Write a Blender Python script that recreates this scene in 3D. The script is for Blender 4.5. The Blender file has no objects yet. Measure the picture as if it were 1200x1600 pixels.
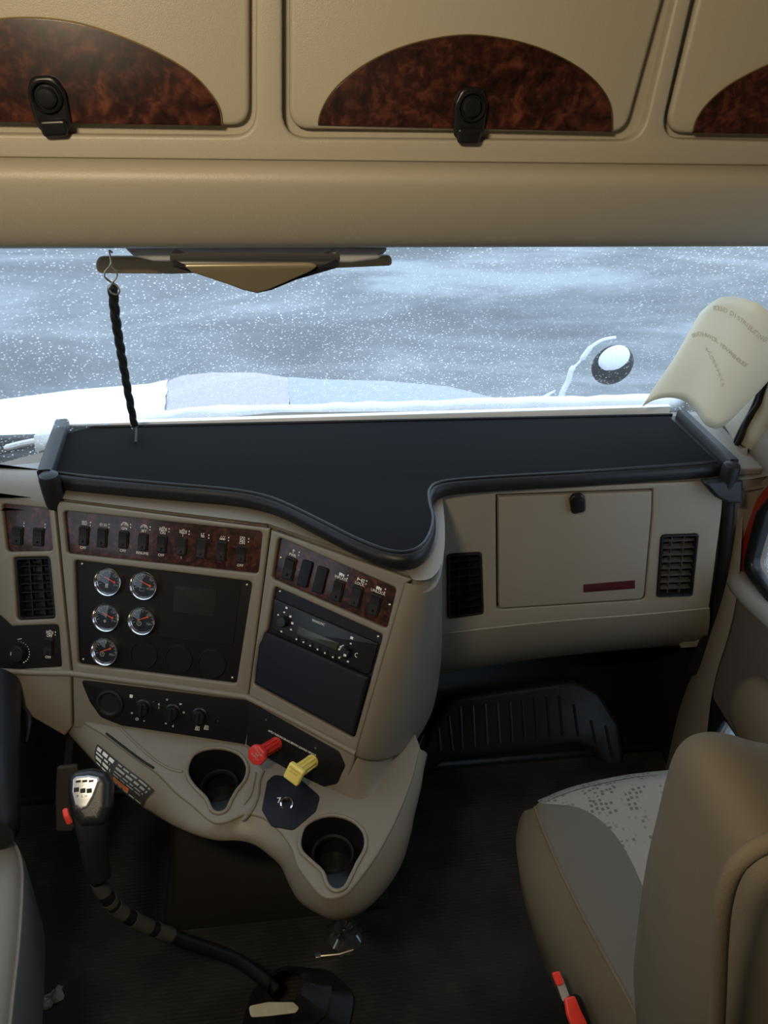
import bpy, bmesh, math, random
import numpy as np
from mathutils import Vector, Matrix
random.seed(7)
S = bpy.context.scene
COL = S.collection
# ------------------------------------------------------------------ camera
FPX = 1250.0
VZ = 1853.0
def nrm(v):
    v = np.array(v, float); return v / np.linalg.norm(v)
Xc = nrm([9816, -442, FPX]); Zc = -nrm([(442 * VZ - FPX * FPX) / 9816, VZ, FPX]); Yc = np.cross(Zc, Xc)
RW = np.array([Xc, Yc, Zc]); CAM = np.array([0, 0, 1.75])
cd = bpy.data.cameras.new('camera'); cam = bpy.data.objects.new('camera', cd); COL.objects.link(cam)
cd.sensor_fit = 'VERTICAL'; cd.sensor_height = 36; cd.lens = 36 * FPX / 1600; cd.clip_start = .02; cd.clip_end = 200
M = Matrix.Identity(4)
for i in range(3):
    M[i][0] = RW[i][0]; M[i][1] = -RW[i][1]; M[i][2] = -RW[i][2]; M[i][3] = CAM[i]
cam.matrix_world = M
S.camera = cam
# ------------------------------------------------------------------ world, lights, exposure
W = bpy.data.worlds.new('world'); S.world = W; W.use_nodes = True
bg = W.node_tree.nodes['Background']; bg.inputs[0].default_value = (.70, .85, 1.0, 1); bg.inputs[1].default_value = 1.75
S.view_settings.view_transform = 'Standard'; S.view_settings.look = 'None'; S.view_settings.gamma = 1
S.view_settings.use_curve_mapping = False; S.view_settings.exposure = .35
def area(name, loc, target, sx, sy, power, col):
    l = bpy.data.lights.new(name, 'AREA'); l.shape = 'RECTANGLE'; l.size = sx; l.size_y = sy; l.energy = power; l.color = col
    o = bpy.data.objects.new(name, l); COL.objects.link(o); o.location = loc
    o.rotation_euler = (Vector(target) - Vector(loc)).to_track_quat('-Z', 'Y').to_euler(); return o
area('dome_light_lamp', (-.38, .05, 2.11), (0.0, .85, 1.2), .22, .12, 9.0, (1, .82, .57))

# ------------------------------------------------------------------ projection helpers
def ray(x, y): return nrm(RW @ np.array([x - 600, y - 800, FPX]))
def pz(x, y, z): r = ray(x, y); return CAM + r * (z - CAM[2]) / r[2]
def py(x, y, Y): r = ray(x, y); return CAM + r * (Y - CAM[1]) / r[1]
def px(x, y, X): r = ray(x, y); return CAM + r * (X - CAM[0]) / r[0]
class Frame:
    """a flat place in the cab: origin, u along it, v up it, w out of it towards the cab"""
    def __init__(s, o, u, v):
        s.o = np.array(o, float); s.u = nrm(u); v = np.array(v, float); s.v = nrm(v - np.dot(v, s.u) * s.u); s.w = np.cross(s.u, s.v)
    def at(s, u, v, w=0): return s.o + s.u * u + s.v * v + s.w * w
    def p(s, x, y, w=0):
        r = ray(x, y); o = s.o + s.w * w
        q = CAM + r * (np.dot(o - CAM, s.w) / np.dot(r, s.w)) - o
        return (float(np.dot(q, s.u)), float(np.dot(q, s.v)))
    def P(s, x, y, w=0): a = s.p(x, y, w); return s.at(a[0], a[1], w)
    def sub(s, u, v, w=0, rot=0):
        c, n_ = math.cos(rot), math.sin(rot)
        return Frame(s.at(u, v, w), s.u * c + s.v * n_, -s.u * n_ + s.v * c)
def frame_line(a, b, deg):
    u = nrm(b - a); up = np.array([0, 0, 1.]); h = np.cross(up, u)
    if h[1] < 0: h = -h
    t = math.radians(deg)
    return Frame(a, u, up * math.cos(t) + h * math.sin(t))
def fillet(pts, r, n=6):
    out = []; N = len(pts)
    for i in range(N):
        a, b, c = (np.array(pts[(i + k) % N], float) for k in (-1, 0, 1))
        rr = r[i] if isinstance(r, (list, tuple)) else r
        d1 = a - b; d2 = c - b; l1 = np.linalg.norm(d1); l2 = np.linalg.norm(d2)
        if rr <= 0 or l1 < 1e-9 or l2 < 1e-9: out.append(tuple(b)); continue
        d1 /= l1; d2 /= l2; ang = math.acos(max(-1, min(1, float(np.dot(d1, d2)))))
        if ang > 3.05: out.append(tuple(b)); continue
        t = min(rr / math.tan(ang / 2), l1 * .48, l2 * .48)
        p0 = b + d1 * t; p1 = b + d2 * t
        for k in range(n + 1):
            s = k / n; out.append(tuple((1 - s) ** 2 * p0 + 2 * s * (1 - s) * b + s * s * p1))
    return out
def cr(pts, n=6, closed=False):
    """smooth curve through points"""
    P = [np.array(p, float) for p in pts]; N = len(P); out = []
    for i in range(N if closed else N - 1):
        if closed: a, b, c, d = P[i - 1], P[i], P[(i + 1) % N], P[(i + 2) % N]
        else: a, b, c, d = P[max(i - 1, 0)], P[i], P[i + 1], P[min(i + 2, N - 1)]
        for k in range(n):
            t = k / n
            out.append(.5 * ((2 * b) + (c - a) * t + (2 * a - 5 * b + 4 * c - d) * t * t + (-a + 3 * b - 3 * c + d) * t ** 3))
    if not closed: out.append(P[-1])
    return out
class MB:
    def __init__(s): s.v = []; s.f = []
    def add(s, verts, faces):
        o = len(s.v); s.v += [tuple(map(float, v)) for v in verts]; s.f += [tuple(o + i for i in f) for f in faces]; return s
    def mesh(s, me, T=None):
        me.calc_loop_triangles()
        s.add([v.co for v in me.vertices], [tuple(p.vertices) for p in me.polygons]); return s
    def plate(s, F, outs, w0, w1, bevel=0.0, res=2):
        """flat outline(s) in frame coordinates (first outer, rest holes), from height w0 to w1, edges rounded"""
        c = bpy.data.curves.new('tmp', 'CURVE'); c.dimensions = '2D'; c.fill_mode = 'BOTH'
        t = (w1 - w0) / 2; bevel = min(bevel, t * .98); c.extrude = t - bevel; c.bevel_depth = bevel; c.bevel_resolution = res; c.offset = -bevel
        for o in outs:
            sp = c.splines.new('POLY'); sp.points.add(len(o) - 1)
            for i, q in enumerate(o): sp.points[i].co = (q[0], q[1], 0, 1)
            sp.use_cyclic_u = True
        ob = bpy.data.objects.new('tmp', c); COL.objects.link(ob)
        dg = bpy.context.evaluated_depsgraph_get(); me = bpy.data.meshes.new_from_object(ob.evaluated_get(dg))
        m = (w0 + w1) / 2
        s.add([F.at(v.co.x, v.co.y, v.co.z + m) for v in me.vertices], [tuple(p.vertices) for p in me.polygons])
        bpy.data.objects.remove(ob); bpy.data.curves.remove(c); bpy.data.meshes.remove(me); return s
    def rbox(s, F, u, v, hu, hv, w0, w1, r=.002, b=.001):
        return s.plate(F, [fillet([(u - hu, v - hv), (u + hu, v - hv), (u + hu, v + hv), (u - hu, v + hv)], r, 4)], w0, w1, b)
    def text(s, F, txt, u, v, w, size, align='CENTER', depth=.0002, sx=1):
        c = bpy.data.curves.new('tmp', 'FONT'); c.body = txt; c.size = size; c.align_x = align; c.align_y = 'CENTER'; c.extrude = depth
        ob = bpy.data.objects.new('tmp', c); COL.objects.link(ob)
        dg = bpy.context.evaluated_depsgraph_get(); me = bpy.data.meshes.new_from_object(ob.evaluated_get(dg))
        s.add([F.at(u + q.co.x * sx, v + q.co.y, w + q.co.z) for q in me.vertices], [tuple(p.vertices) for p in me.polygons])
        bpy.data.objects.remove(ob); bpy.data.curves.remove(c); bpy.data.meshes.remove(me); return s
    def lathe(s, F, u, v, prof, n=32):
        """profile of (radius, w) about the frame normal"""
        vs = []; fs = []; k = len(prof)
        for i in range(n):
            a = 2 * math.pi * i / n
            for r, w in prof: vs.append(F.at(u + r * math.cos(a), v + r * math.sin(a), w))
        for i in range(n):
            j = (i + 1) % n
            for q in range(k - 1): fs.append((i * k + q, j * k + q, j * k + q + 1, i * k + q + 1))
        return s.add(vs, fs)
    def loft(s, rows, closed=False, flip=False):
        n = len(rows[0]); vs = [p for r in rows for p in r]; fs = []
        for i in range(len(rows) - 1):
            for j in range(n if closed else n - 1):
                a = i * n + j; b = i * n + (j + 1) % n
                fs.append((a, b, b + n, a + n) if not flip else (a, a + n, b + n, b))
        return s.add(vs, fs)
    def cap(s, row):
        o = len(s.v); s.v += [tuple(map(float, p)) for p in row]; s.f.append(tuple(range(o, o + len(row)))); return s
    def tube(s, pts, r, n=10, caps=True, flat=1.0, up=None):
        P = [np.array(p, float) for p in pts]; rows = []
        N0 = None
        for i, p in enumerate(P):
            t = nrm(P[min(i + 1, len(P) - 1)] - P[max(i - 1, 0)])
            if N0 is None:
                a = np.array(up, float) if up is not None else (np.array([0, 0, 1.]) if abs(t[2]) < .9 else np.array([1., 0, 0]))
                N0 = nrm(a - np.dot(a, t) * t)
            else: N0 = nrm(N0 - np.dot(N0, t) * t)
            B = np.cross(t, N0); rr = r[i] if isinstance(r, (list, tuple)) else r
            rows.append([p + N0 * rr * math.cos(q * 2 * math.pi / n) + B * rr * flat * math.sin(q * 2 * math.pi / n) for q in range(n)])
        s.loft(rows, True)
        if caps: s.cap(rows[0][::-1]); s.cap(rows[-1])
        return s
    def box(s, a, b, bev=0):
        bm = bmesh.new(); bmesh.ops.create_cube(bm, size=1)
        for v in bm.verts:
            for k in range(3): v.co[k] = (a[k] + b[k]) / 2 + v.co[k] * abs(b[k] - a[k])
        if bev: bmesh.ops.bevel(bm, geom=bm.edges[:], offset=bev, segments=3, profile=.5, affect='EDGES')
        me = bpy.data.meshes.new('t'); bm.to_mesh(me); bm.free(); s.mesh(me); bpy.data.meshes.remove(me); return s
def ell(u, v, a, b, n=32, a0=0, a1=2 * math.pi):
    return [(u + a * math.cos(a0 + (a1 - a0) * i / n), v + b * math.sin(a0 + (a1 - a0) * i / n)) for i in range(n)]
def obj(name, mb, mat, parent=None, loc=None, smooth=True, sub=0, ang=40, solid=0):
    L = np.array(loc if loc is not None else (0, 0, 0), float)
    if parent is not None:
        r = parent
        while r.parent: r = r.parent
        L = np.array(r.location)
    me = bpy.data.meshes.new(name); me.from_pydata([tuple(np.array(v) - L) for v in mb.v], [], mb.f)
    bm = bmesh.new(); bm.from_mesh(me); bmesh.ops.remove_doubles(bm, verts=bm.verts, dist=1e-6); bmesh.ops.recalc_face_normals(bm, faces=bm.faces); bm.to_mesh(me); bm.free()
    me.materials.append(mat)
    o = bpy.data.objects.new(name, me); COL.objects.link(o)
    if parent is not None: o.parent = parent
    else: o.location = tuple(L)
    if smooth:
        me.polygons.foreach_set('use_smooth', [True] * len(me.polygons))
        bm = bmesh.new(); bm.from_mesh(me)
        for e in bm.edges: e.smooth = e.calc_face_angle(0) < math.radians(ang)
        bm.to_mesh(me); bm.free()
    if solid:
        m = o.modifiers.new('s', 'SOLIDIFY'); m.thickness = abs(solid); m.offset = -1 if solid > 0 else 1
    if sub: m = o.modifiers.new('d', 'SUBSURF'); m.levels = m.render_levels = sub
    return o
def thing(name, label, cat, loc, group=None):
    o = bpy.data.objects.new(name, None); COL.objects.link(o); o.location = tuple(map(float, loc)); o.empty_display_size = .02
    return tag(o, label, cat, group)
def tag(o, label, cat, group=None):
    o['label'] = label; o['category'] = cat
    if group: o['group'] = group
    return o
def struct(o): o['kind'] = 'structure'; return o

# ------------------------------------------------------------------ materials
def mat(name, col, rough=.5, metal=0, bump=0, bscale=400, spec=.5, coat=0, var=0, vscale=8, emit=None, detail=3):
    m = bpy.data.materials.new(name); m.use_nodes = True; nt = m.node_tree; b = nt.nodes['Principled BSDF']
    b.inputs['Base Color'].default_value = (*col, 1); b.inputs['Roughness'].default_value = rough; b.inputs['Metallic'].default_value = metal
    b.inputs['Specular IOR Level'].default_value = spec; b.inputs['Coat Weight'].default_value = coat; b.inputs['Coat Roughness'].default_value = .08
    if emit: b.inputs['Emission Color'].default_value = (*emit[0], 1); b.inputs['Emission Strength'].default_value = emit[1]
    tc = nt.nodes.new('ShaderNodeTexCoord')
    if bump:
        n = nt.nodes.new('ShaderNodeTexNoise'); n.inputs['Scale'].default_value = bscale; n.inputs['Detail'].default_value = detail
        bp = nt.nodes.new('ShaderNodeBump'); bp.inputs['Strength'].default_value = bump; bp.inputs['Distance'].default_value = .001
        nt.links.new(tc.outputs['Object'], n.inputs['Vector']); nt.links.new(n.outputs[0], bp.inputs['Height']); nt.links.new(bp.outputs[0], b.inputs['Normal'])
    if var:
        n = nt.nodes.new('ShaderNodeTexNoise'); n.inputs['Scale'].default_value = vscale; n.inputs['Detail'].default_value = 5
        mx = nt.nodes.new('ShaderNodeMix'); mx.data_type = 'RGBA'
        mx.inputs[6].default_value = (*[c * (1 - var) for c in col], 1); mx.inputs[7].default_value = (*[min(1, c * (1 + var)) for c in col], 1)
        nt.links.new(tc.outputs['Object'], n.inputs['Vector']); nt.links.new(n.outputs[0], mx.inputs[0]); nt.links.new(mx.outputs[2], b.inputs['Base Color'])
    return m
def ramp(nt, stops):
    r = nt.nodes.new('ShaderNodeValToRGB'); e = r.color_ramp.elements
    while len(e) < len(stops): e.new(.5)
    for i, (p, c) in enumerate(stops): e[i].position = p; e[i].color = (*c, 1) if len(c) == 3 else c
    return r
def burl(name, scale=1.0):
    m = mat(name, (.1, .03, .015), .3, coat=.15, spec=.3); nt = m.node_tree; b = nt.nodes['Principled BSDF']; tc = nt.nodes.new('ShaderNodeTexCoord')
    n1 = nt.nodes.new('ShaderNodeTexNoise'); n1.inputs['Scale'].default_value = 26 * scale; n1.inputs['Detail'].default_value = 6; n1.inputs['Roughness'].default_value = .65; n1.inputs['Distortion'].default_value = 1.6
    n2 = nt.nodes.new('ShaderNodeTexNoise'); n2.inputs['Scale'].default_value = 75 * scale; n2.inputs['Detail'].default_value = 4; n2.inputs['Distortion'].default_value = .8
    mx = nt.nodes.new('ShaderNodeMix'); mx.data_type = 'FLOAT'; mx.inputs[0].default_value = .42
    nt.links.new(tc.outputs['Object'], n1.inputs['Vector']); nt.links.new(tc.outputs['Object'], n2.inputs['Vector'])
    nt.links.new(n1.outputs[0], mx.inputs[2]); nt.links.new(n2.outputs[0], mx.inputs[3])
    r = ramp(nt, [(.38, (.007, .003, .002)), (.50, (.032, .009, .006)), (.60, (.085, .024, .013)), (.74, (.17, .055, .028))])
    nt.links.new(mx.outputs[0], r.inputs[0]); nt.links.new(r.outputs[0], b.inputs['Base Color']); return m
BEIGE = mat('tan_plastic', (.385, .345, .26), .42, bump=.35, bscale=700)
DASH = mat('grey_tan_plastic', (.178, .155, .118), .45, bump=.3, bscale=800, var=.06, vscale=6)
GLOVE = mat('pale_grey_tan_plastic', (.25, .222, .175), .5, bump=.3, bscale=800, var=.05, vscale=5)
GREYP = mat('grey_plastic', (.20, .18, .155), .5, bump=.25, bscale=600)
BLACK = mat('black_plastic', (.010, .010, .011), .5, spec=.25, bump=.15, bscale=900)
PANEL = mat('black_panel', (.009, .0085, .009), .5, spec=.15, bump=.1, bscale=900)
NAVY = mat('blue_black_plastic', (.009, .010, .016), .5, spec=.2, bump=.1, bscale=900)
GLOSSB = mat('glossy_black', (.009, .009, .010), .32, spec=.35)
VINYL = mat('black_leatherette', (.011, .0115, .013), .42, spec=.35, bump=.35, bscale=500)
CARPET = mat('black_shelf_lining', (.008, .0085, .010), .9, bump=.6, bscale=900, spec=.1)
RUBBER = mat('black_rubber', (.009, .0085, .008), .55, bump=.3, bscale=250)
CHROME = mat('chrome', (.85, .85, .86), .1, 1)
STEEL = mat('worn_steel', (.5, .47, .4), .35, 1)
WHITE = mat('white_marking', (.75, .76, .72), .6)
DIM = mat('grey_marking', (.33, .33, .31), .6)
ORANGE = mat('orange_red_needle', (.8, .09, .03), .5)
RED = mat('red_knob_plastic', (.62, .035, .03), .4)
YEL = mat('yellow_knob_plastic', (.80, .66, .16), .45)
REDP = mat('red_paint', (.26, .018, .010), .3, coat=.3)
SNOW = mat('snow', (.86, .90, .95), .8, bump=.6, bscale=60, var=.05, vscale=30)
BURL = burl('burl_wood')
BURL2 = burl('dark_burl_wood', 1.6)
GOLD = mat('brass_trim', (.55, .40, .20), .25, 1)
SEATL = mat('light_grey_seat_fabric', (.26, .245, .215), .9, bump=.5, bscale=500, spec=.2)
SEATB = mat('grey_seat_bolster_fabric', (.125, .115, .10), .9, bump=.5, bscale=600, spec=.2, var=.08, vscale=12)
SEATT = mat('tan_seat_back_fabric', (.135, .112, .078), .9, bump=.5, bscale=600, spec=.2, var=.1, vscale=10)
VSEAT = mat('grey_vinyl', (.18, .172, .15), .5, bump=.3, bscale=400)
def seat_pattern():
    m = SEATL; nt = m.node_tree; b = nt.nodes['Principled BSDF']; tc = nt.nodes.new('ShaderNodeTexCoord')
    v = nt.nodes.new('ShaderNodeTexVoronoi'); v.distance = 'CHEBYCHEV'; v.inputs['Scale'].default_value = 105; v.inputs['Randomness'].default_value = .45
    r = ramp(nt, [(.26, (0, 0, 0)), (.32, (1, 1, 1))]); n = nt.nodes.new('ShaderNodeTexNoise'); n.inputs['Scale'].default_value = 22
    r2 = ramp(nt, [(.44, (0, 0, 0)), (.5, (1, 1, 1))]); mm = nt.nodes.new('ShaderNodeMath'); mm.operation = 'MAXIMUM'
    mx = nt.nodes.new('ShaderNodeMix'); mx.data_type = 'RGBA'; mx.inputs[6].default_value = (.12, .105, .095, 1); mx.inputs[7].default_value = (.26, .245, .22, 1)
    nt.links.new(tc.outputs['Object'], v.inputs['Vector']); nt.links.new(tc.outputs['Object'], n.inputs['Vector'])
    nt.links.new(v.outputs['Distance'], r.inputs[0]); nt.links.new(n.outputs[0], r2.inputs[0]); nt.links.new(r.outputs[0], mm.inputs[0]); nt.links.new(r2.outputs[0], mm.inputs[1])
    nt.links.new(mm.outputs[0], mx.inputs[0]); nt.links.new(mx.outputs[2], b.inputs['Base Color'])
seat_pattern()
def paper_mat():
    m = mat('cream_paper', (.88, .83, .70), .8, bump=.3, bscale=25, var=.03, vscale=10, spec=.2); b = m.node_tree.nodes['Principled BSDF']
    nt = m.node_tree; out = nt.nodes['Material Output']; tl = nt.nodes.new('ShaderNodeBsdfTranslucent'); tl.inputs[0].default_value = (.9, .86, .74, 1)
    mx = nt.nodes.new('ShaderNodeMixShader'); mx.inputs[0].default_value = .4
    nt.links.new(b.outputs[0], mx.inputs[1]); nt.links.new(tl.outputs[0], mx.inputs[2]); nt.links.new(mx.outputs[0], out.inputs[0])
    return m
PAPER = paper_mat()
def glass_mat(name, specks=True, scale=165, tint=(.92, .96, 1), dens=.5, haze=.0):
    m = bpy.data.materials.new(name); m.use_nodes = True; nt = m.node_tree; nt.nodes.clear()
    out = nt.nodes.new('ShaderNodeOutputMaterial'); tr = nt.nodes.new('ShaderNodeBsdfTransparent'); tr.inputs[0].default_value = (*tint, 1)
    gl = nt.nodes.new('ShaderNodeBsdfGlossy'); gl.inputs['Roughness'].default_value = .02
    mx = nt.nodes.new('ShaderNodeMixShader'); lw = nt.nodes.new('ShaderNodeLayerWeight'); lw.inputs[0].default_value = .5
    pw = nt.nodes.new('ShaderNodeMath'); pw.operation = 'POWER'; pw.inputs[1].default_value = 5
    mm_ = nt.nodes.new('ShaderNodeMath'); mm_.operation = 'MULTIPLY_ADD'; mm_.inputs[1].default_value = .8; mm_.inputs[2].default_value = .04
    nt.links.new(lw.outputs['Facing'], pw.inputs[0]); nt.links.new(pw.outputs[0], mm_.inputs[0]); nt.links.new(mm_.outputs[0], mx.inputs[0]); nt.links.new(tr.outputs[0], mx.inputs[1]); nt.links.new(gl.outputs[0], mx.inputs[2])
    last = mx
    if specks:
        tc = nt.nodes.new('ShaderNodeTexCoord')
        df = nt.nodes.new('ShaderNodeBsdfDiffuse'); df.inputs[0].default_value = (.9, .93, .97, 1)
        tl = nt.nodes.new('ShaderNodeBsdfTranslucent'); tl.inputs[0].default_value = (.9, .93, .97, 1)
        ad = nt.nodes.new('ShaderNodeMixShader'); ad.inputs[0].default_value = .75
        nt.links.new(df.outputs[0], ad.inputs[1]); nt.links.new(tl.outputs[0], ad.inputs[2])
        def specklayer(sc, lo, hi, op, thr):
            v = nt.nodes.new('ShaderNodeTexVoronoi'); v.inputs['Scale'].default_value = sc; v.inputs['Randomness'].default_value = 1
            r = ramp(nt, [(lo, (op, op, op)), (hi, (0, 0, 0))])
            wn = nt.nodes.new('ShaderNodeSeparateColor'); g = nt.nodes.new('ShaderNodeMath'); g.operation = 'GREATER_THAN'; g.inputs[1].default_value = thr
            mu = nt.nodes.new('ShaderNodeMath'); mu.operation = 'MULTIPLY'
            nt.links.new(tc.outputs['Object'], v.inputs['Vector']); nt.links.new(v.outputs['Distance'], r.inputs[0]); nt.links.new(v.outputs['Color'], wn.inputs[0])
            nt.links.new(wn.outputs[0], g.inputs[0]); nt.links.new(r.outputs[0], mu.inputs[0]); nt.links.new(g.outputs[0], mu.inputs[1]); return mu
        a = specklayer(scale, .16, .42, .75, .35); c = specklayer(scale * .45, .08, .24, .95, .62)
        mxx = nt.nodes.new('ShaderNodeMath'); mxx.operation = 'MAXIMUM'; nt.links.new(a.outputs[0], mxx.inputs[0]); nt.links.new(c.outputs[0], mxx.inputs[1])
        # patches where the film of snow lies thicker
        n = nt.nodes.new('ShaderNodeTexNoise'); n.inputs['Scale'].default_value = 3.2; n.inputs['Detail'].default_value = 3; nt.links.new(tc.outputs['Object'], n.inputs['Vector'])
        r3 = ramp(nt, [(.35, (.35, .35, .35)), (.6, (1, 1, 1))]); nt.links.new(n.outputs[0], r3.inputs[0])
        mu2 = nt.nodes.new('ShaderNodeMath'); mu2.operation = 'MULTIPLY'; nt.links.new(mxx.outputs[0], mu2.inputs[0]); nt.links.new(r3.outputs[0], mu2.inputs[1])
        r4 = ramp(nt, [(.4, (haze * .3,) * 3), (.65, (haze,) * 3)]); nt.links.new(n.outputs[0], r4.inputs[0])
        mx3 = nt.nodes.new('ShaderNodeMath'); mx3.operation = 'MAXIMUM'; nt.links.new(mu2.outputs[0], mx3.inputs[0]); nt.links.new(r4.outputs[0], mx3.inputs[1])
        m2 = nt.nodes.new('ShaderNodeMixShader'); nt.links.new(mx3.outputs[0], m2.inputs[0]); nt.links.new(mx.outputs[0], m2.inputs[1]); nt.links.new(ad.outputs[0], m2.inputs[2]); last = m2
    nt.links.new(last.outputs[0], out.inputs[0]); return m
WGLASS = glass_mat('snow_flecked_glass', haze=.14)
GLASS = glass_mat('clear_glass', False)
def ground_mat():
    m = mat('snowy_asphalt', (.2, .2, .2), .55, bump=.4, bscale=3); nt = m.node_tree; b = nt.nodes['Principled BSDF']; tc = nt.nodes.new('ShaderNodeTexCoord')
    mp = nt.nodes.new('ShaderNodeMapping'); mp.inputs['Scale'].default_value = (.22, .42, 1); mp.inputs['Rotation'].default_value = (0, 0, .25); mp.inputs['Location'].default_value = (3.1, 1.7, 0)
    n = nt.nodes.new('ShaderNodeTexNoise'); n.inputs['Scale'].default_value = 1.3; n.inputs['Detail'].default_value = 9; n.inputs['Roughness'].default_value = .62; n.inputs['Distortion'].default_value = .7
    r = ramp(nt, [(.34, (.055, .06, .066)), (.46, (.09, .10, .11)), (.55, (.15, .165, .18)), (.66, (.30, .33, .36))])
    nt.links.new(tc.outputs['Object'], mp.inputs[0]); nt.links.new(mp.outputs[0], n.inputs['Vector']); nt.links.new(n.outputs[0], r.inputs[0]); nt.links.new(r.outputs[0], b.inputs['Base Color']); return m
GROUND = ground_mat()
def mat_floor():
    m = mat('ribbed_floor_mat', (.013, .012, .011), .6, spec=.3); nt = m.node_tree; b = nt.nodes['Principled BSDF']; tc = nt.nodes.new('ShaderNodeTexCoord')
    w = nt.nodes.new('ShaderNodeTexWave'); w.inputs['Scale'].default_value = 38; w.inputs['Distortion'].default_value = .6; w.bands_direction = 'Y'
    n = nt.nodes.new('ShaderNodeTexNoise'); n.inputs['Scale'].default_value = 160; mx = nt.nodes.new('ShaderNodeMath'); mx.operation = 'ADD'
    bp = nt.nodes.new('ShaderNodeBump'); bp.inputs['Strength'].default_value = .3; bp.inputs['Distance'].default_value = .001
    nt.links.new(tc.outputs['Object'], w.inputs['Vector']); nt.links.new(tc.outputs['Object'], n.inputs['Vector']); nt.links.new(w.outputs[1], mx.inputs[0]); nt.links.new(n.outputs[0], mx.inputs[1])
    nt.links.new(mx.outputs[0], bp.inputs['Height']); nt.links.new(bp.outputs[0], b.inputs['Normal'])
    n2 = nt.nodes.new('ShaderNodeTexNoise'); n2.inputs['Scale'].default_value = 9; n2.inputs['Detail'].default_value = 8
    r = ramp(nt, [(.4, (.011, .010, .009)), (.62, (.024, .022, .019)), (.75, (.05, .046, .04))])
    nt.links.new(tc.outputs['Object'], n2.inputs['Vector']); nt.links.new(n2.outputs[0], r.inputs[0]); nt.links.new(r.outputs[0], b.inputs['Base Color']); return m
FLOORM = mat_floor()

# ================================================================== SETTING
XL, XR, YB, ZC = -1.02, 1.02, -.75, 2.16
m = MB().box((XL - .05, YB, -.04), (XR + .05, 1.5, 0)); struct(obj('floor', m, FLOORM, smooth=False))
m = MB().box((XL - .05, YB, ZC), (XR + .05, 1.3, ZC + .03)); struct(obj('ceiling', m, BEIGE, smooth=False))
m = MB().box((XL - .05, YB - .03, 0), (XR + .05, YB, ZC)); struct(obj('wall_back', m, BEIGE, smooth=False))
# toe board and firewall under the dash
m = MB().loft([[(x, y, z) for x in (XL, XR)] for (y, z) in cr([np.array(q) for q in [(1.34, .0), (1.40, .02), (1.56, .28), (1.66, .44), (1.68, .70), (1.68, .86)]], 4)])
struct(obj('wall_front', m, RUBBER, solid=.02))
# ground outside
m = MB().add([(-30, -6, -1.2), (30, -6, -1.2), (30, 60, -1.2), (-30, 60, -1.2)], [(0, 1, 2, 3)]); struct(obj('ground', m, GROUND, smooth=False))

# ---- overhead: one wall with recesses for the cabinet doors
HY = 1.05
H = Frame((0, HY, 0), (1, 0, 0), (0, 0, 1))
def hp(l, F=H, w=0): return [F.p(x, y, w) for x, y in l]
hole_m = fillet(hp([(441, -260), (441, 217), (1003, 221), (1118, -260)]), .03)
hole_r = fillet(hp([(1141, -260), (1031, 217), (1400, 226), (1500, -260)]), .03)
hole_l = fillet(hp([(-180, -260), (-200, 208), (400, 214), (400, -260)]), .03)
m = MB().plate(H, [[(XL, 1.556), (XR, 1.556), (XR, ZC), (XL, ZC)], hole_m, hole_r, hole_l], -.02, 0, .004, 3)
struct(obj('wall_front_upper', m, BEIGE))
m = MB().box((XL, HY + .0165, 1.50), (XR, HY + .045, ZC)); struct(obj('trim_1', m, BEIGE, smooth=False))
# rounded header roll above the windshield
prof = cr([np.array(q) for q in [(1.062, 1.5575), (1.050, 1.5555), (1.036, 1.552), (1.0275, 1.544), (1.026, 1.53), (1.034, 1.50), (1.048, 1.47), (1.062, 1.452), (1.078, 1.444), (1.10, 1.442), (1.17, 1.436), (1.24, 1.43), (1.245, 1.47), (1.10, 1.56)]], 5)
m = MB().loft([[(x, p[0] + .00, p[1]) for p in prof] for x in np.linspace(XL, XR, 9)]); struct(obj('trim_2', m, BEIGE, ang=60))

def cabinet(label, door_px, arc, base_px, latch_px, lean):
    t = thing('overhead_cabinet', label, 'cabinet', H.at(*H.p(*base_px)), 'overhead cabinets above the windshield')
    # recessed cabinet door with rolled edge
    d = MB().plate(H, [fillet(hp(door_px), .024)], -.018, -.004, .006, 3)
    dr = obj('door', d, BEIGE, t)
    inl = hp(arc); 
    obj('wood_inlay', MB().plate(H, [inl], -.005, -.001, .0012), BURL, dr)
    n = len(inl); k = n - 2
    obj('edge_trim', MB().tube([H.at(u, v, -.0015) for u, v in inl[1:-1]], .0011, 6), GOLD, dr)
    lu, lv = H.p(*latch_px)
    F2 = H.sub(lu, lv, 0, lean)
    q = .72; sc = lambda l: [(a * q, b * q) for a, b in l]
    lb = obj('latch', MB().plate(F2, [fillet(sc([(-.026, -.045), (.026, -.045), (.029, .012), (.018, .036), (-.018, .036), (-.029, .012)]), .013)], -.002, .007, .004), GLOSSB, t)
    obj('latch_ring', MB().lathe(F2, 0, .005, sc([(.024, .009), (.024, .013), (.0215, .016), (.019, .013), (.0185, .009)])), BLACK, lb)
    obj('latch_button', MB().lathe(F2, 0, .005, sc([(.016, .008), (.0155, .015), (.012, .0185), (.0, .0195)])), GLOSSB, lb)
    obj('latch_tab', MB().plate(F2, [fillet(sc([(-.019, -.050), (.019, -.050), (.023, -.024), (-.023, -.024)]), .006)], .003, .0115, .004), GLOSSB, lb)
def arcpts(l, c, r_, n=40):
    """half-oval through traced points, closed along the bottom"""
    return [tuple(p) for p in cr([np.array(q, float) for q in l], 6)]
cabinet('middle overhead cabinet, its whole half-moon burl panel and latch in view', [(452, -250), (452, 203), (980, 209), (1108, -250)],
        arcpts([(497, 196), (503, 172), (523, 140), (560, 108), (612, 80), (672, 62), (735, 55), (800, 63), (858, 81), (908, 108), (940, 138), (955, 168), (957, 207)], 0, 0), (728, 207), (734, 173), 0)
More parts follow.
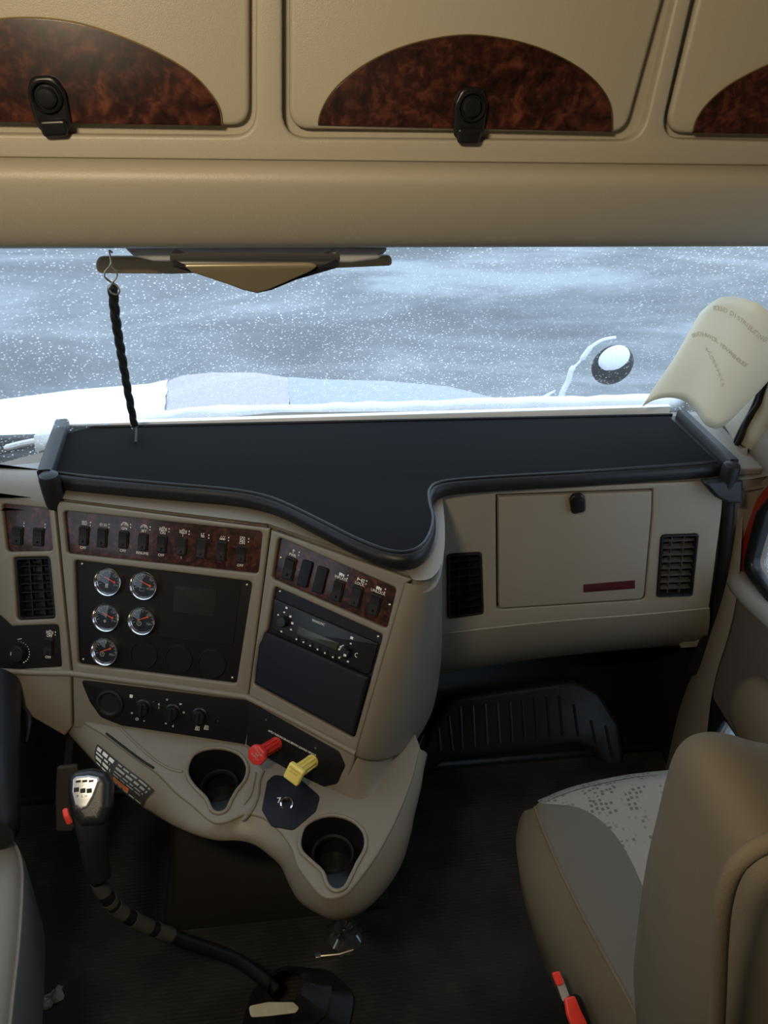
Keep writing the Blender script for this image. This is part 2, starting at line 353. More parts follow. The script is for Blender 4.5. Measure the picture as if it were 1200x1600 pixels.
cabinet('left overhead cabinet, its burl panel cut off by the left picture edge', [(-160, -250), (-170, 188), (390, 198), (390, -250)],
        arcpts([(-184, 188), (-170, 140), (-130, 90), (-80, 55), (-20, 33), (50, 28), (120, 36), (190, 58), (250, 85), (300, 116), (330, 148), (343, 172), (346, 197)], 0, 0), (80, 190), (77, 158), .06)
cabinet('right overhead cabinet, only its lower left corner and a dark burl tip in view', [(1155, -250), (1042, 209), (1420, 216), (1500, -250)],
        arcpts([(1083, 208), (1090, 185), (1110, 158), (1145, 130), (1200, 102), (1260, 82), (1330, 75), (1380, 90), (1410, 214)], 0, 0), (1250, 210), (1330, 180), 0)

# ---- windshield: curved pane between the header and the dash
wb = cr([np.array(q) for q in [(XL, 1.26, .885), (-.75, 1.36, .885), (-.50, 1.50, .885), (-.25, 1.62, .885), (0, 1.66, .885), (.4, 1.66, .885), (.8, 1.62, .885), (XR, 1.52, .885)]], 5)
wt = cr([np.array(q) for q in [(XL, 1.10, 1.45), (-.75, 1.15, 1.45), (-.50, 1.19, 1.45), (-.25, 1.22, 1.45), (0, 1.235, 1.45), (.4, 1.235, 1.45), (.8, 1.22, 1.45), (XR, 1.18, 1.45)]], 5)
m = MB().loft([[a * (1 - t) + b * t + np.array([0, .03 * math.sin(math.pi * t), 0]) for a, b in zip(wb, wt)] for t in np.linspace(0, 1, 9)])
struct(obj('window_1', m, WGLASS, ang=180))

# ================================================================== OUTSIDE
# hood: red paint under snow; ridge traced at its front
hood = thing('truck_hood', 'red truck hood under snow beyond the windshield, raised in its middle', 'truck hood', (0, 2.6, .3))
HYf = 2.55
sil = [(-380, 640), (-200, 640), (0, 627), (120, 612), (235, 602), (262, 598), (285, 588), (330, 584), (400, 585), (450, 592), (500, 594), (600, 596), (700, 606), (790, 628), (860, 660), (930, 720)]
fr = [py(x, y, HYf) for x, y in sil]
rows = []
for t in np.linspace(0, 1, 14):
    Y = 1.78 + (HYf - 1.78) * t
    row = []
    for p in fr:
        sx = .80 + .2 * t; bz = p[2] + (1 - t) * .16
        bulge = (p[2] - fr[2][2]) * (1 - t) * .25 if p[0] < .5 else 0
        row.append(np.array([p[0] * sx, Y, bz - bulge - .012 * math.sin(t * 3)]))
    rows.append(row)
nose = [[p + np.array([0, .02 + .05 * k, -.03 - .16 * k]) for p in fr] for k in (0.3, 1, 2, 3)]
obj('hood_skin', MB().loft([[q + np.array([0, 0, -.012]) for q in r] for r in rows + nose]), REDP, hood, ang=180, solid=.01)
# snow blanket with thin places
def snow_cover(name, rows, x0, x1, thick, matl, t0=0.12):
    sm = []
    for i, r in enumerate(rows):
        sm.append([q + np.array([random.uniform(-.004, .004), 0, thick * (1 if 0 < i < len(rows) - 1 else .2) + random.uniform(-.003, .004)]) for j, q in enumerate(r) if x0 <= j <= x1])
    return obj(name, MB().loft(sm), matl, hood, ang=180)
PINKSN = mat('thin_snow_over_red', (.50, .455, .53), .8, bump=.5, bscale=60, var=.16, vscale=40)
THINSN = mat('thin_snow', (.40, .44, .50), .8, bump=.5, bscale=60, var=.14, vscale=30)
snow_cover('snow_cover', rows[2:] + nose[:1], 0, 5, .010, SNOW)
snow_cover('snow_cover', rows[2:] + nose[:1], 5, 9, .006, PINKSN)
snow_cover('snow_cover', rows[2:] + nose[:1], 9, 15, .006, THINSN)
# cowl
m = MB().loft([[(x, y, z) for x in np.linspace(-1.0, 1.0, 9)] for y, z in [(1.50, .83), (1.66, .84), (1.72, .835), (1.79, .80)]])
struct(obj('trim_3', m, RUBBER, solid=.02))
m = MB().plate(Frame((0, 0, 0), (1, 0, 0), (0, 1, 0)), [[(p[0], p[1] + .05) for p in wb] + [(1.0, 1.32), (.2, 1.30), (-.40, 1.32), (-.48, 1.37), (-.7, 1.33), (XL, 1.20)]], .862, .8845, .002); struct(obj('trim_8', m, RUBBER))
sn = []
for y, z in ((1.668, .872), (1.682, .901), (1.73, .893), (1.80, .842), (1.86, .80)):
    sn.append([np.array([x, y - (.0 if x > -.2 else .28 * (-.2 - x)), z + random.uniform(-.003, .003)]) for x in np.linspace(-.52, 1.0, 40)])
tag(obj('cowl_snow', MB().loft(sn), SNOW, ang=180, solid=.01), 'bank of snow lying on the cowl along the foot of the windshield', 'snow')['kind'] = 'stuff'
# wiper with a bar of snow on it, at the left
w_ = thing('wiper', 'black windshield wiper arm loaded with a bar of snow, left of the shelf', 'wiper', py(40, 700, 1.52))
wp = [py(x, y, 1.62) for x, y in [(-60, 716), (8, 706), (35, 699), (62, 694), (95, 690)]]
obj('wiper_arm', MB().tube(wp, .006, 8), BLACK, w_)
obj('snow_bar', MB().tube([p + np.array([0, 0, .009]) for p in cr(wp[1:], 4)], [.003] + [.0075] * 10 + [.007, .006], 8, flat=.9), SNOW, w_)
# hood mirror
MY = 2.7
hm = thing('hood_mirror', 'round black hood mirror capped with snow on a thin bent arm', 'mirror', py(880, 640, MY))
mc = py(957, 570, MY); MF = Frame(mc, (1, 0, 0), (0, .35, 1))
tilt = MF.sub(0, 0, 0, math.radians(28))
mh = MB(); rr = []
for k in range(9):
    a = math.pi * k / 8; rr.append([tilt.at(.086 * math.sin(a) * math.cos(q), .072 * math.sin(a) * math.sin(q), .045 * math.cos(a)) for q in np.linspace(0, 2 * math.pi, 25)[:-1]])
mh.loft(rr, True); obj('mirror_head', mh, BLACK, hm)
rr = []
for k in range(7):
    a = math.pi * .5 * k / 6; rr.append([tilt.at(.006 + .066 * math.sin(a) * math.cos(q), .022 + .048 * math.sin(a) * math.sin(q), .018 + .037 * math.cos(a)) for q in np.linspace(0, 2 * math.pi, 25)[:-1]])
obj('snow_cap', MB().loft(rr, True), SNOW, hm)
obj('mirror_arm', MB().tube(cr([py(x, y, MY) for x, y in [(866, 650), (878, 615), (888, 595), (893, 578), (905, 566), (915, 553), (925, 541), (942, 531), (962, 527)]], 4), [.012] * 4 + [.011] * 10 + [.0045] * 4 + [.010] * 6 + [.006] * 9, 8), SNOW, hm)
obj('mirror_brace', MB().tube([py(x, y, MY) for x, y in [(822, 645), (832, 633), (850, 621), (868, 610)]], [.009, .009, .008, .003], 8), SNOW, hm)

# ================================================================== DASHBOARD
ZT = .905
G = frame_line(pz(90, 790, ZT), pz(420, 830, ZT), 28)
ga = G.P(425, 832)
Rtr = pz(640, 908, ga[2]); gb = G.P(388, 1087)
R = Frame(ga, Rtr - ga, ga - gb)
ZL = .545
dash = thing('dashboard', 'tan moulded truck dashboard with gauge panel, glove box and angled centre stack', 'dashboard', (0, 1.2, .6))
def gp(l, F=G): return [F.p(x, y) for x, y in l]
# driver side body
holes = {
 'lburl': gp([(2, 787), (75, 795), (82, 861), (10, 863)]),
 'lvent': gp([(20, 871), (77, 870), (86, 967), (26, 970)]),
 'lknob': gp([(-60, 955), (0, 962), (18, 979), (91, 976), (96, 1043), (0, 1049), (-60, 1052)]),
 'burl': gp([(98, 798), (410, 831), (403, 897), (104, 865)]),
 'gauge': gp([(115, 875), (394, 909), (369, 1069), (121, 1038)]),
}
fh = {k: fillet(v, .008) for k, v in holes.items()}
m = MB().plate(G, [gp([(-260, 748), (84, 783), (110, 1049), (112, 1135), (100, 1150), (-30, 1075), (-260, 1060)]), fh['lburl'], fh['lvent'], fh['lknob']], -.02, 0, .004, 3)
obj('cluster_panel', m, DASH, dash)
m = MB().plate(G, [gp([(87, 783), (422, 826), (421, 835), (388, 1087), (380, 1166), (300, 1160), (115, 1137), (113, 1049)]), fh['burl'], fh['gauge']], -.02, 0, .004, 3)
obj('centre_panel', m, DASH, dash)
def rp(l): return gp(l, R)
rh = {'burl': rp([(434, 839), (619, 919), (604, 983), (424, 904)]), 'radio': rp([(428, 916), (598, 992), (553, 1154), (397, 1070), (404, 1004), (417, 984)])}
m = MB().plate(R, [rp([(423, 828), (645, 905), (634, 912), (556, 1176), (545, 1215), (520, 1240), (380, 1170), (388, 1087)]), fillet(rh['burl'], .008), fillet(rh['radio'], .007)], -.02, 0, .004, 3)
obj('radio_panel', m, DASH, dash)
# ridge that runs under the panels
def ridge(pts, F, r=.0035): return [F.P(x, y) for x, y in pts]
m = MB().tube(ridge([(-60, 1046), (50, 1051), (110, 1052)], G) + ridge([(250, 1070), (386, 1089)], G) + ridge([(470, 1131), (556, 1177)], R), .006, 10)
obj('ridge_moulding', m, DASH, dash)
# backing boxes behind the inset panels
def inset(F, poly, matl, name, d=-.008, b=.001):
    return obj(name, MB().plate(F, [poly], d - .004, d, b), matl, dash)
iburl = inset(G, gp([(92, 788), (416, 821), (408, 903), (98, 871)]), BURL2, 'switch_panel')
ilb = inset(G, gp([(-4, 779), (79, 786), (87, 867), (6, 869)]), BURL2, 'switch_panel')
irb = inset(R, rp([(429, 828), (626, 909), (609, 990), (419, 910)]), BURL2, 'switch_panel')
igau = inset(G, gp([(111, 871), (398, 905), (373, 1073), (117, 1042)]), PANEL, 'gauge_panel')
ikn = inset(G, gp([(-64, 951), (0, 958), (20, 975), (95, 972), (100, 1047), (0, 1053), (-64, 1056)]), PANEL, 'lighting_panel')
irad = inset(R, rp([(424, 912), (602, 990), (557, 1160), (393, 1074), (400, 1000), (413, 980)]), NAVY, 'radio_surround')
# seam-side thin marks on the gauge panel
def corner_screw(F, pts, parent):
    for x, y in pts:
        u, v = F.p(x, y); obj('screw', MB().lathe(F, u, v, [(.0022, -.009), (.0022, -.0068), (.0012, -.0062), (0, -.0062)], 10), STEEL, parent)
corner_screw(G, [(125, 882), (384, 915), (127, 1032), (361, 1061)], igau)
corner_screw(R, [(434, 925), (588, 996), (404, 1067), (552, 1146)], irad)
corner_screw(R, [(435, 872), (606, 946)], irb)

def rocker(F, parent, x, y, su=.0095, sv=.021, led='', top='', bot='', icon=None, lit=False, w=-.008, matl=None, plain=False):
    u, v = F.p(x, y)
    bz = MB().rbox(F, u, v, su, sv, w - .001, w + .003, .003, .001)
    b = obj('rocker_switch', bz, matl or BLACK, parent)
    rk = MB(); n = 8
    prof = [(-sv * .82, w + .003), (-sv * .8, w + .0075 - (.0015 if not lit else 0)), (-.001, w + .0052), (.001, w + .0052), (sv * .8, w + .006 + (.0015 if not lit else 0)), (sv * .82, w + .003)]
    rk.loft([[F.at(u + s * su * .8, v + a, ww) for a, ww in prof] for s in (-1, 1)])
    rk.cap([F.at(u - su * .8, v + a, ww) for a, ww in prof]); rk.cap([F.at(u + su * .8, v + a, ww) for a, ww in prof][::-1])
    # raised lens dot on the rocker
    rk.lathe(F, u, v - sv * .52, [(.0024, w + .006), (.0020, w + .0092), (0, w + .0098)], 10)
    obj('rocker', rk, BLACK, b, ang=20)
    mk = MB()
    if top: mk.text(F, top, u, v + sv + .0044, w + .0006, .0068, depth=.0004)
    if bot: mk.text(F, bot, u, v - sv - .0044, w + .0006, .0068, depth=.0004)
    if icon:
        iv = v + sv + (.0115 if top else .006)
        icon(mk, F, u, iv, w + .0006)
        for k in (0, 1): mk.rbox(F, u + .0115, iv + .002 - k * .0055, .0009, .0013 - k * .0003, w, w + .0008, 0, .0001)
    if mk.v: obj('marking', mk, WHITE, b, smooth=False)
    return b
def ring(mk, F, u, v, w, r, a0=0, a1=360, th=.0005):
    pts = [F.at(u + r * math.cos(math.radians(a)), v + r * math.sin(math.radians(a)), w) for a in np.linspace(a0, a1, 15)]
    mk.tube(pts, th, 5)
def seg(mk, F, pts, w, th=.00045): mk.tube([F.at(a, b, w) for a, b in pts], th, 5)
def ic_lamp(mk, F, u, v, w):
    ring(mk, F, u + .001, v, w, .0034, -90, 90); seg(mk, F, [(u + .001, v - .0034), (u + .001, v + .0034)], w)
    for k in range(4): seg(mk, F, [(u - .0055, v - .003 + k * .002), (u - .0005, v - .003 + k * .002)], w)
def ic_text(s): return lambda mk, F, u, v, w: mk.text(F, s, u, v, w, .0065)
def ic_gauge(mk, F, u, v, w):
    ring(mk, F, u, v - .002, w, .0066, 0, 180, .0007); ring(mk, F, u, v - .002, w, .0042, 10, 170, .0004); seg(mk, F, [(u, v - .002), (u + .002, v + .003)], w, .0005)
def ic_engine(mk, F, u, v, w):
    seg(mk, F, [(u - .004, v - .003), (u - .004, v + .002), (u - .002, v + .002), (u - .001, v + .0042), (u + .002, v + .0042), (u + .003, v + .002), (u + .0045, v + .002), (u + .0045, v - .003), (u - .004, v - .003)], w, .0006)
    seg(mk, F, [(u - .0062, v - .003), (u - .0062, v + .003)], w, .0006); seg(mk, F, [(u + .0065, v - .003), (u + .0065, v + .003)], w, .0006); ring(mk, F, u, v, w, .0018)
def ic_seat(mk, F, u, v, w):
    seg(mk, F, [(u - .003, v + .004), (u - .002, v - .003), (u + .003, v - .003), (u + .003, v - .0005), (u - .0015, v - .0005)], w, .0007); seg(mk, F, [(u + .001, v + .001), (u + .001, v + .004), (u + .003, v + .004)], w, .0006)
def ic_fan(mk, F, u, v, w):
    for k in (-1, 0, 1): ring(mk, F, u + k * .0034, v - .002, w, .0015); seg(mk, F, [(u + k * .0034, v + .001), (u + k * .0034 + .0015, v + .004)], w, .0005)
def ic_box(mk, F, u, v, w):
    seg(mk, F, [(u - .0042, v - .0042), (u + .0042, v - .0042), (u + .0042, v + .0042), (u - .0042, v + .0042), (u - .0042, v - .0042)], w, .0006); ring(mk, F, u, v, w, .0023, 0, 360, .0006)
def ic_truck(mk, F, u, v, w):
    mk.rbox(F, u - .002, v, .0035, .0022, w - .0002, w + .0003, .0005, .0001); mk.rbox(F, u + .0035, v - .0005, .0014, .0017, w - .0002, w + .0003, .0003, .0001)
    for k in (-.004, 0, .004): mk.lathe(F, u + k, v - .0028, [(.0012, w), (.001, w + .0004), (0, w + .0004)], 8)
def ic_axle(mk, F, u, v, w):
    seg(mk, F, [(u - .006, v - .003), (u - .006, v + .003)], w, .0007); seg(mk, F, [(u - .006, v), (u + .002, v)], w, .0007); seg(mk, F, [(u - .006, v + .003), (u - .002, v)], w, .0006)
    for k in (.003, .0065): seg(mk, F, [(u + k - .001, v - .003), (u + k + .001, v + .003)], w, .0006); seg(mk, F, [(u + k + .001, v - .003), (u + k - .001, v + .003)], w, .0006)
def ic_arrow(mk, F, u, v, w):
    seg(mk, F, [(u, v - .003), (u, v + .003)], w, .0007); seg(mk, F, [(u - .002, v + .001), (u, v + .004), (u + .002, v + .001)], w, .0007)
sv = .0185
rocker(G, iburl, 128, 838, sv=sv, bot='OFF', icon=ic_lamp)
rocker(G, iburl, 157, 841, sv=sv, icon=ic_text('ID 05'))
rocker(G, iburl, 190.5, 844, sv=.0165, top='ON', bot='OFF', icon=ic_gauge)
rocker(G, iburl, 221, 848, sv=.0165, top='SET', bot='RESUME', icon=ic_gauge, lit=True)
rocker(G, iburl, 250.5, 851, sv=.0165, top='ON', bot='OFF', icon=ic_engine)
rocker(G, iburl, 282, 855, sv=.0165, top='1', bot='1', icon=ic_engine, lit=True)
rocker(G, iburl, 313, 858, sv=sv, icon=ic_seat, lit=True)
rocker(G, iburl, 344, 862, sv=sv, icon=ic_fan)
rocker(G, iburl, 375, 867, sv=.0165, top='ON', bot='OFF', icon=ic_box)
rocker(G, ilb, 24, 838, su=.011, sv=.0175, icon=lambda mk, F, u, v, w: None)
rocker(G, ilb, 57, 840, su=.011, sv=.0175, icon=lambda mk, F, u, v, w: None)
rocker(R, irb, 449, 889, su=.0115, sv=.021, top='PWR', icon=ic_arrow)
for x, y in ((474, 897), (498, 907)):
    u, v = R.p(x, y); obj('blank_cover', MB().rbox(R, u, v, .0105, .024, -.009, -.003, .003, .0015), NAVY, irb)
rocker(R, irb, 525, 924, su=.0105, sv=.019, top='INFLATE', icon=ic_truck)
rocker(R, irb, 554, 933, su=.0105, sv=.019, top='LOCK', icon=ic_axle, lit=True)
rocker(R, irb, 583, 946, su=.0105, sv=.019, top='UNLOCK', icon=ic_truck)

# gauges
def gauge(x, y, needle_deg, start, icon):
    u, v = G.p(x, y); r = .0275
    g = obj('gauge', MB().lathe(G, u, v, [(r * .86, -.008), (r * .84, -.0045), (0, -.0045)], 40), GLOSSB, igau)
    obj('bezel', MB().lathe(G, u, v, [(r, -.0085), (r, -.002), (r * .985, .0015), (r * .95, .0032), (r * .91, .0025), (r * .86, -.002), (r * .80, -.0044)], 48), CHROME, g, ang=60)
    mk = MB()
    for k in range(13):
        a = math.radians(200 - k * 18.3); r0 = .62 if k % 3 else .55
        seg(mk, G, [(u + r * r0 * math.cos(a), v + r * r0 * math.sin(a)), (u + r * .72 * math.cos(a), v + r * .72 * math.sin(a))], -.0043, .0004 if k % 3 else .0006)
    ring(mk, G, u, v, -.0043, r * .74, -15, 190, .0003)
    icon(mk, u, v, r)
    obj('dial_marking', mk, DIM, g, smooth=False)
    a = math.radians(needle_deg); c, s_ = math.cos(a), math.sin(a); hu, hv = u + start[0] * r, v + start[1] * r
    L = r * .78; t = .0011
    nd = MB().plate(G, [[(hu - s_ * t, hv + c * t), (hu + s_ * t, hv - c * t), (hu + L * c + s_ * t * .5, hv + L * s_ - c * t * .5), (hu + L * c - s_ * t * .5, hv + L * s_ + c * t * .5)]], -.0036, -.0026, .0002)
    nd.lathe(G, hu, hv, [(.0022, -.0042), (.002, -.0022), (0, -.002)], 12)
    obj('needle', nd, ORANGE, g)
    obj('gauge_glass', MB().lathe(G, u, v, [(r * .87, -.0012), (r * .5, .0004), (0, .001)], 32), GLASS, g)
def g_num(a, b, sub):
    def f(mk, u, v, r):
        mk.text(G, a, u + r * .42, v + r * -.22, -.0043, r * .22); mk.text(G, b, u + r * .38, v + r * .42, -.0043, r * .2)
        sub(mk, u, v, r)
    return f
def s_pump(mk, u, v, r): mk.rbox(G, u - r * .12, v - r * .32, r * .10, r * .14, -.0045, -.0042, .0003, .0001)
def s_batt(mk, u, v, r): seg(mk, G, [(u - r * .32, v - r * .42), (u + r * .02, v - r * .42), (u + r * .02, v - r * .2), (u - r * .32, v - r * .2), (u - r * .32, v - r * .42)], -.0042, .0004)
def s_drop(mk, u, v, r): mk.lathe(G, u - r * .12, v - r * .3, [(r * .1, -.0044), (r * .05, -.0042), (0, -.0042)], 10)
def s_p(mk, u, v, r): ring(mk, G, u - r * .22, v - r * .25, -.0042, r * .15, 0, 360, .0006); mk.text(G, 'P', u - r * .22, v - r * .25, -.0043, r * .2)
gauge(168, 909, 158, (.42, 0), g_num('F', '1/2', s_pump))
gauge(224, 915, 158, (.42, .0), g_num('VOLT', '18', s_batt))
gauge(165, 965, 158, (.42, 0), g_num('F', '1/2', s_drop))
gauge(221, 970, 205, (.35, .28), g_num('PSI', '100', s_p))
gauge(163, 1018, 205, (.35, .22), g_num('PSI', '150', s_p))
for x, y in ((222, 1025), (276, 1032), (329, 1039)):
    u, v = G.p(x, y); obj('blank_gauge_cover', MB().lathe(G, u, v, [(.0275, -.0085), (.0275, -.0065), (.0265, -.0055), (.0245, -.0055), (.024, -.007), (0, -.007)], 36), PANEL, igau)
SCREEN = mat('dark_screen', (.011, .012, .011), .5, spec=.2)
d_ = obj('display_bezel', MB().plate(G, [fillet(gp([(250, 893), (376, 907), (362, 1011), (245, 997)]), .003)], -.0085, -.0068, .0006), PANEL, igau)
obj('display_screen', MB().plate(G, [fillet(gp([(271, 916), (337, 923), (333, 965), (268, 958)]), .002)], -.0072, -.0060, .0004), SCREEN, d_)
# vent beside the cluster
def vent(F, poly, name, par, n=7, cols=3, lm=BLACK, w=-.008):
    o = obj(name, MB().plate(F, [fillet(poly, .006)], w - .022, w - .018, .001), BLACK, par)
    (u0, v0), (u1, v1), (u2, v2), (u3, v3) = poly; mk = MB(); ft = MB()
    for k in range(1, n):
        t = k / n; a = (u0 + (u3 - u0) * t, v0 + (v3 - v0) * t); b = (u1 + (u2 - u1) * t, v1 + (v2 - v1) * t)
        e = .004
        mk.loft([[F.at(q[0] + s * e, q[1] + dv, ww) for q, s in ((a, 1), (b, -1))] for dv, ww in ((.0035, w - .016), (.0, w - .003), (-.0012, w - .003), (.002, w - .016), (.0035, w - .016))])
    for k in range(1, cols):
        t = k / cols; a = (u0 + (u1 - u0) * t, v0 + (v1 - v0) * t); b = (u3 + (u2 - u3) * t, v3 + (v2 - v3) * t)
        mk.loft([[F.at(q[0] + du, q[1], ww) for q in (a, b)] for du, ww in ((-.0008, w - .015), (-.0008, w - .005), (.0008, w - .005), (.0008, w - .015))])
    obj('louvre', mk, lm, o, ang=20)
    rim = MB().plate(F, [fillet(poly, .006), fillet([(u0 + .004, v0 - .004), (u1 - .004, v1 - .004), (u2 - .004, v2 + .004), (u3 + .004, v3 + .004)], .004)], w - .018, w + .004, .001)
    obj('vent_rim', rim, BLACK, o); return o
vent(G, gp([(21, 872), (76, 871), (85, 966), (27, 969)]), 'air_vent', dash)
# lighting panel: dimmer knob and rocker
u, v = G.p(26, 1021)
kb = obj('dimmer_knob', MB().lathe(G, u, v, [(.017, -.009), (.0165, .004), (.015, .006), (0, .006)], 28), GLOSSB, ikn)
mk = MB()
for k in range(12):
    a = math.radians(95 - k * 14); rr_ = .0215; s = .0005 + .0001 * k
    mk.lathe(G, u + rr_ * math.cos(a), v + rr_ * math.sin(a), [(s, -.0078), (s * .8, -.0072), (0, -.0072)], 8)
seg(mk, G, [(u - .008, v - .003), (u - .008, v + .003)], .0062, .0006); seg(mk, G, [(u - .004, v + .025), (u + .004, v + .028)], -.0075, .0006)
obj('marking', mk, WHITE, kb, smooth=False)
rocker(G, ikn, 73, 1012, sv=.0165, top='OFF', bot='OFF', icon=ic_engine)

# climate / brake valve panel below
hv1 = fillet(gp([(127, 1062), (392, 1095), (389, 1163), (190, 1133), (158, 1120), (141, 1096)]), [.006, 0, 0, .01, .02, .01])
hv2 = fillet(rp([(389, 1095), (530, 1174), (540, 1196), (528, 1224), (502, 1230), (470, 1214), (386, 1163)]), [0, .01, .012, .012, .012, .01, 0])
ihv = obj('climate_panel', MB().plate(G, [hv1], -.001, .0025, .001), PANEL, dash)
iva = obj('valve_panel', MB().plate(R, [hv2], -.001, .0025, .001), PANEL, dash)
def knob(F, x, y, r, h, par, name='knob', matl=GLOSSB):
    u, v = F.p(x, y)
    o = obj(name, MB().lathe(F, u, v, [(r * 1.25, .002), (r * 1.2, .004), (r, .005), (r * .93, h), (r * .8, h + .002), (0, h + .002)], 28), matl, par)
    return o, u, v
u, v = G.p(173, 1098)
sp_ = obj('round_vent', MB().lathe(G, u, v, [(.027, .002), (.0265, .006), (.022, .007), (.018, .003), (0, .003)], 36), BLACK, ihv)
for x, y in ((225, 1105), (271, 1112), (313, 1118)):
    k_, u, v = knob(G, x, y, .0135, .014, ihv, 'climate_knob')
    obj('knob_grip', MB().rbox(G, u, v, .0032, .012, .013, .019, .001, .001), BLACK, k_)
mk = MB()
Fm = G
for x, y, s in ((206, 1088, '0'), (241, 1094, '.'), (229, 1092, '.'), (249, 1100, '4'), (249, 1105, 'i'), (262, 1092, 'o'), (266, 1107, 'i'), (283, 1099, 'w'), (288, 1112, 'o'), (207, 1113, 'o'), (215, 1123, 'O'), (226, 1127, '*'), (260, 1130, '='), (271, 1134, '4'), (312, 1127, '/'), (341, 1124, '.')):
    u, v = G.p(x, y); mk.text(G, s, u, v, .0026, .0075)
for x, y in ((309, 1137), (323, 1136)):
    u, v = G.p(x, y); seg(mk, G, [(u - .004, v - .0035), (u + .004, v - .0035), (u + .004, v + .003), (u - .002, v + .004), (u - .004, v - .0035)], .0028, .0006); ring(mk, G, u, v, .0028, .0018)
for x, y in ((206, 1087),): u, v = G.p(x, y); mk.rbox(G, u, v, .003, .003, .0024, .003, .0005, .0001)
obj('marking', mk, WHITE, ihv, smooth=False)
pa, pb = R.p(417, 1139), R.p(498, 1182)
mk = MB(); rot = math.atan2(pb[1] - pa[1], pb[0] - pa[0]); Lr = math.hypot(pb[0] - pa[0], pb[1] - pa[1])
FR2 = R.sub((pa[0] + pb[0]) / 2, (pa[1] + pb[1]) / 2, 0, rot)
mk.text(FR2, 'APPLY PARKING BRAKE BEFORE LEAVING VEHICLE', 0, 0, .0027, .0052, sx=Lr / .128)
obj('warning_text', mk, WHITE, iva, smooth=False)
obj('screw', MB().lathe(R, *R.p(494, 1168), [(.0018, .002), (.0015, .0035), (0, .0037)], 8), STEEL, iva)
obj('screw', MB().lathe(R, *R.p(417, 1124), [(.0018, .002), (.0015, .0035), (0, .0037)], 8), STEEL, iva)
# pull knobs of the brake valves
def pull_knob(x, y, matl, lab, txt, square, rot, head=.0175, L=.060):
    u, v = R.p(x, y); F2 = R.sub(u, v, 0, rot)
    t = thing('brake_valve_knob', lab, 'knob', F2.at(0, 0, 0))
    obj('stem', MB().lathe(F2, 0, 0, [(.0, .0035), (.0125, .0035), (.0125, .006), (.0105, .010), (.0105, L), (.004, L + .004)], 20), matl, t)
    n = 4 if square else 8
    pts = fillet([(head * (1.25 if square else 1.06) * math.cos(2 * math.pi * (k + .5) / n), head * (1.25 if square else 1.06) * math.sin(2 * math.pi * (k + .5) / n)) for k in range(n)], .004, 3)
    obj('head', MB().plate(F2, [pts], L, L + .012, .003), matl, t)
    mk = MB()
    for i, s in enumerate(txt): mk.text(F2, s, 0, .009 - i * .006, L + .0122, .0054)
    obj('lettering', mk, DIM if not square else mat('dark_yellow', (.45, .38, .1), .6), t, smooth=False)
    # grip flutes on the stem
    fl = MB()
    for k in range(10):
        a = 2 * math.pi * k / 10; fl.tube([F2.at(.0108 * math.cos(a), .0108 * math.sin(a), .010), F2.at(.0108 * math.cos(a), .0108 * math.sin(a), L - .002)], .0014, 6)
    obj('grip_rib', fl, matl, t)
pull_knob(433, 1161, RED, 'red octagonal pull knob on black valve panel, left of the yellow one', ['TRAILER', 'AIR', 'SUPPLY'], False, math.radians(-28))
pull_knob(489, 1189, YEL, 'yellow square pull knob on black valve panel, right of the red one', ['PARKING', 'BRAKE'], True, math.radians(-12))

# dash top and the closing sides of the tower
top = [(-1.0, 1.33), (-.62, 1.31), (-.41, 1.262), (-.035, 1.152), (.17, .99), (.215, .985), (.235, 1.02), (.29, 1.2), (.32, 1.29), (.9, 1.29), (.98, 1.28), (1.0, 1.5), (.8, 1.62), (0, 1.655), (-.25, 1.615), (-.5, 1.49), (-.75, 1.35), (-1.0, 1.27)]
Tp = Frame((0, 0, 0), (1, 0, 0), (0, 1, 0))
tedge = [tuple(G.P(x, y)[:2]) for x, y in ((-260, 748), (84, 783), (422, 826))] + [tuple(R.P(643, 905)[:2])]
q0_, q3_ = R.P(634, 910)[:2], np.array([.306, 1.30]); q1_ = q0_ + R.u[:2] / np.linalg.norm(R.u[:2]) * .058; q2_ = np.array([.276, 1.05])
tw_ = [tuple((1 - k) ** 3 * q0_ + 3 * k * (1 - k) ** 2 * q1_ + 3 * k * k * (1 - k) * q2_ + k ** 3 * q3_) for k in np.linspace(.1, 1, 14)]
outl = [tedge[0], tedge[1], tedge[2], tedge[3]] + tw_ + [(.95, 1.29), (1.0, 1.30), (1.0, 1.50), (.8, 1.60), (0, 1.64), (-.25, 1.60), (-.5, 1.48), (-.75, 1.34), (-1.0, 1.25)]
outl = [(a[0], a[1] + (.014 if k < 4 else 0)) for k, a in enumerate(outl)]
if outl[0][0] < outl[-1][0]: pass
obj('dash_top', MB().plate(Tp, [fillet(outl, .01)], .886, .9145, .006, 3), DASH, dash)
# hump over the driver's cluster
hb = []
for z, dy, dx in ((.90, 0, 0), (.935, .004, 0), (.950, .02, .004), (.955, .04, .01)):
    a0, a1 = np.array(tedge[0]), np.array(tedge[1]); d = a1 - a0
    hb.append([np.array([*(a0 + d * t + np.array([-.0, dy])), z]) for t in np.linspace(0, 1, 5)])
back = [[np.array([p[0], 1.405 - .03 * i + .12 * (p[0] + .5), z]) for p in hb[-1]] for i, z in ((1, .955), (0, .94), (0, .88))]
hb = [[p + np.array([-.012 if k == 4 else 0, 0, 0]) for k, p in enumerate(r)] for r in hb + back]
hm_ = MB().loft(hb); hm_.cap([r[-1] for r in hb]); obj('cluster_hood', hm_, mat('grey_dash_top', (.27, .27, .27), .5, bump=.3, bscale=700), dash)

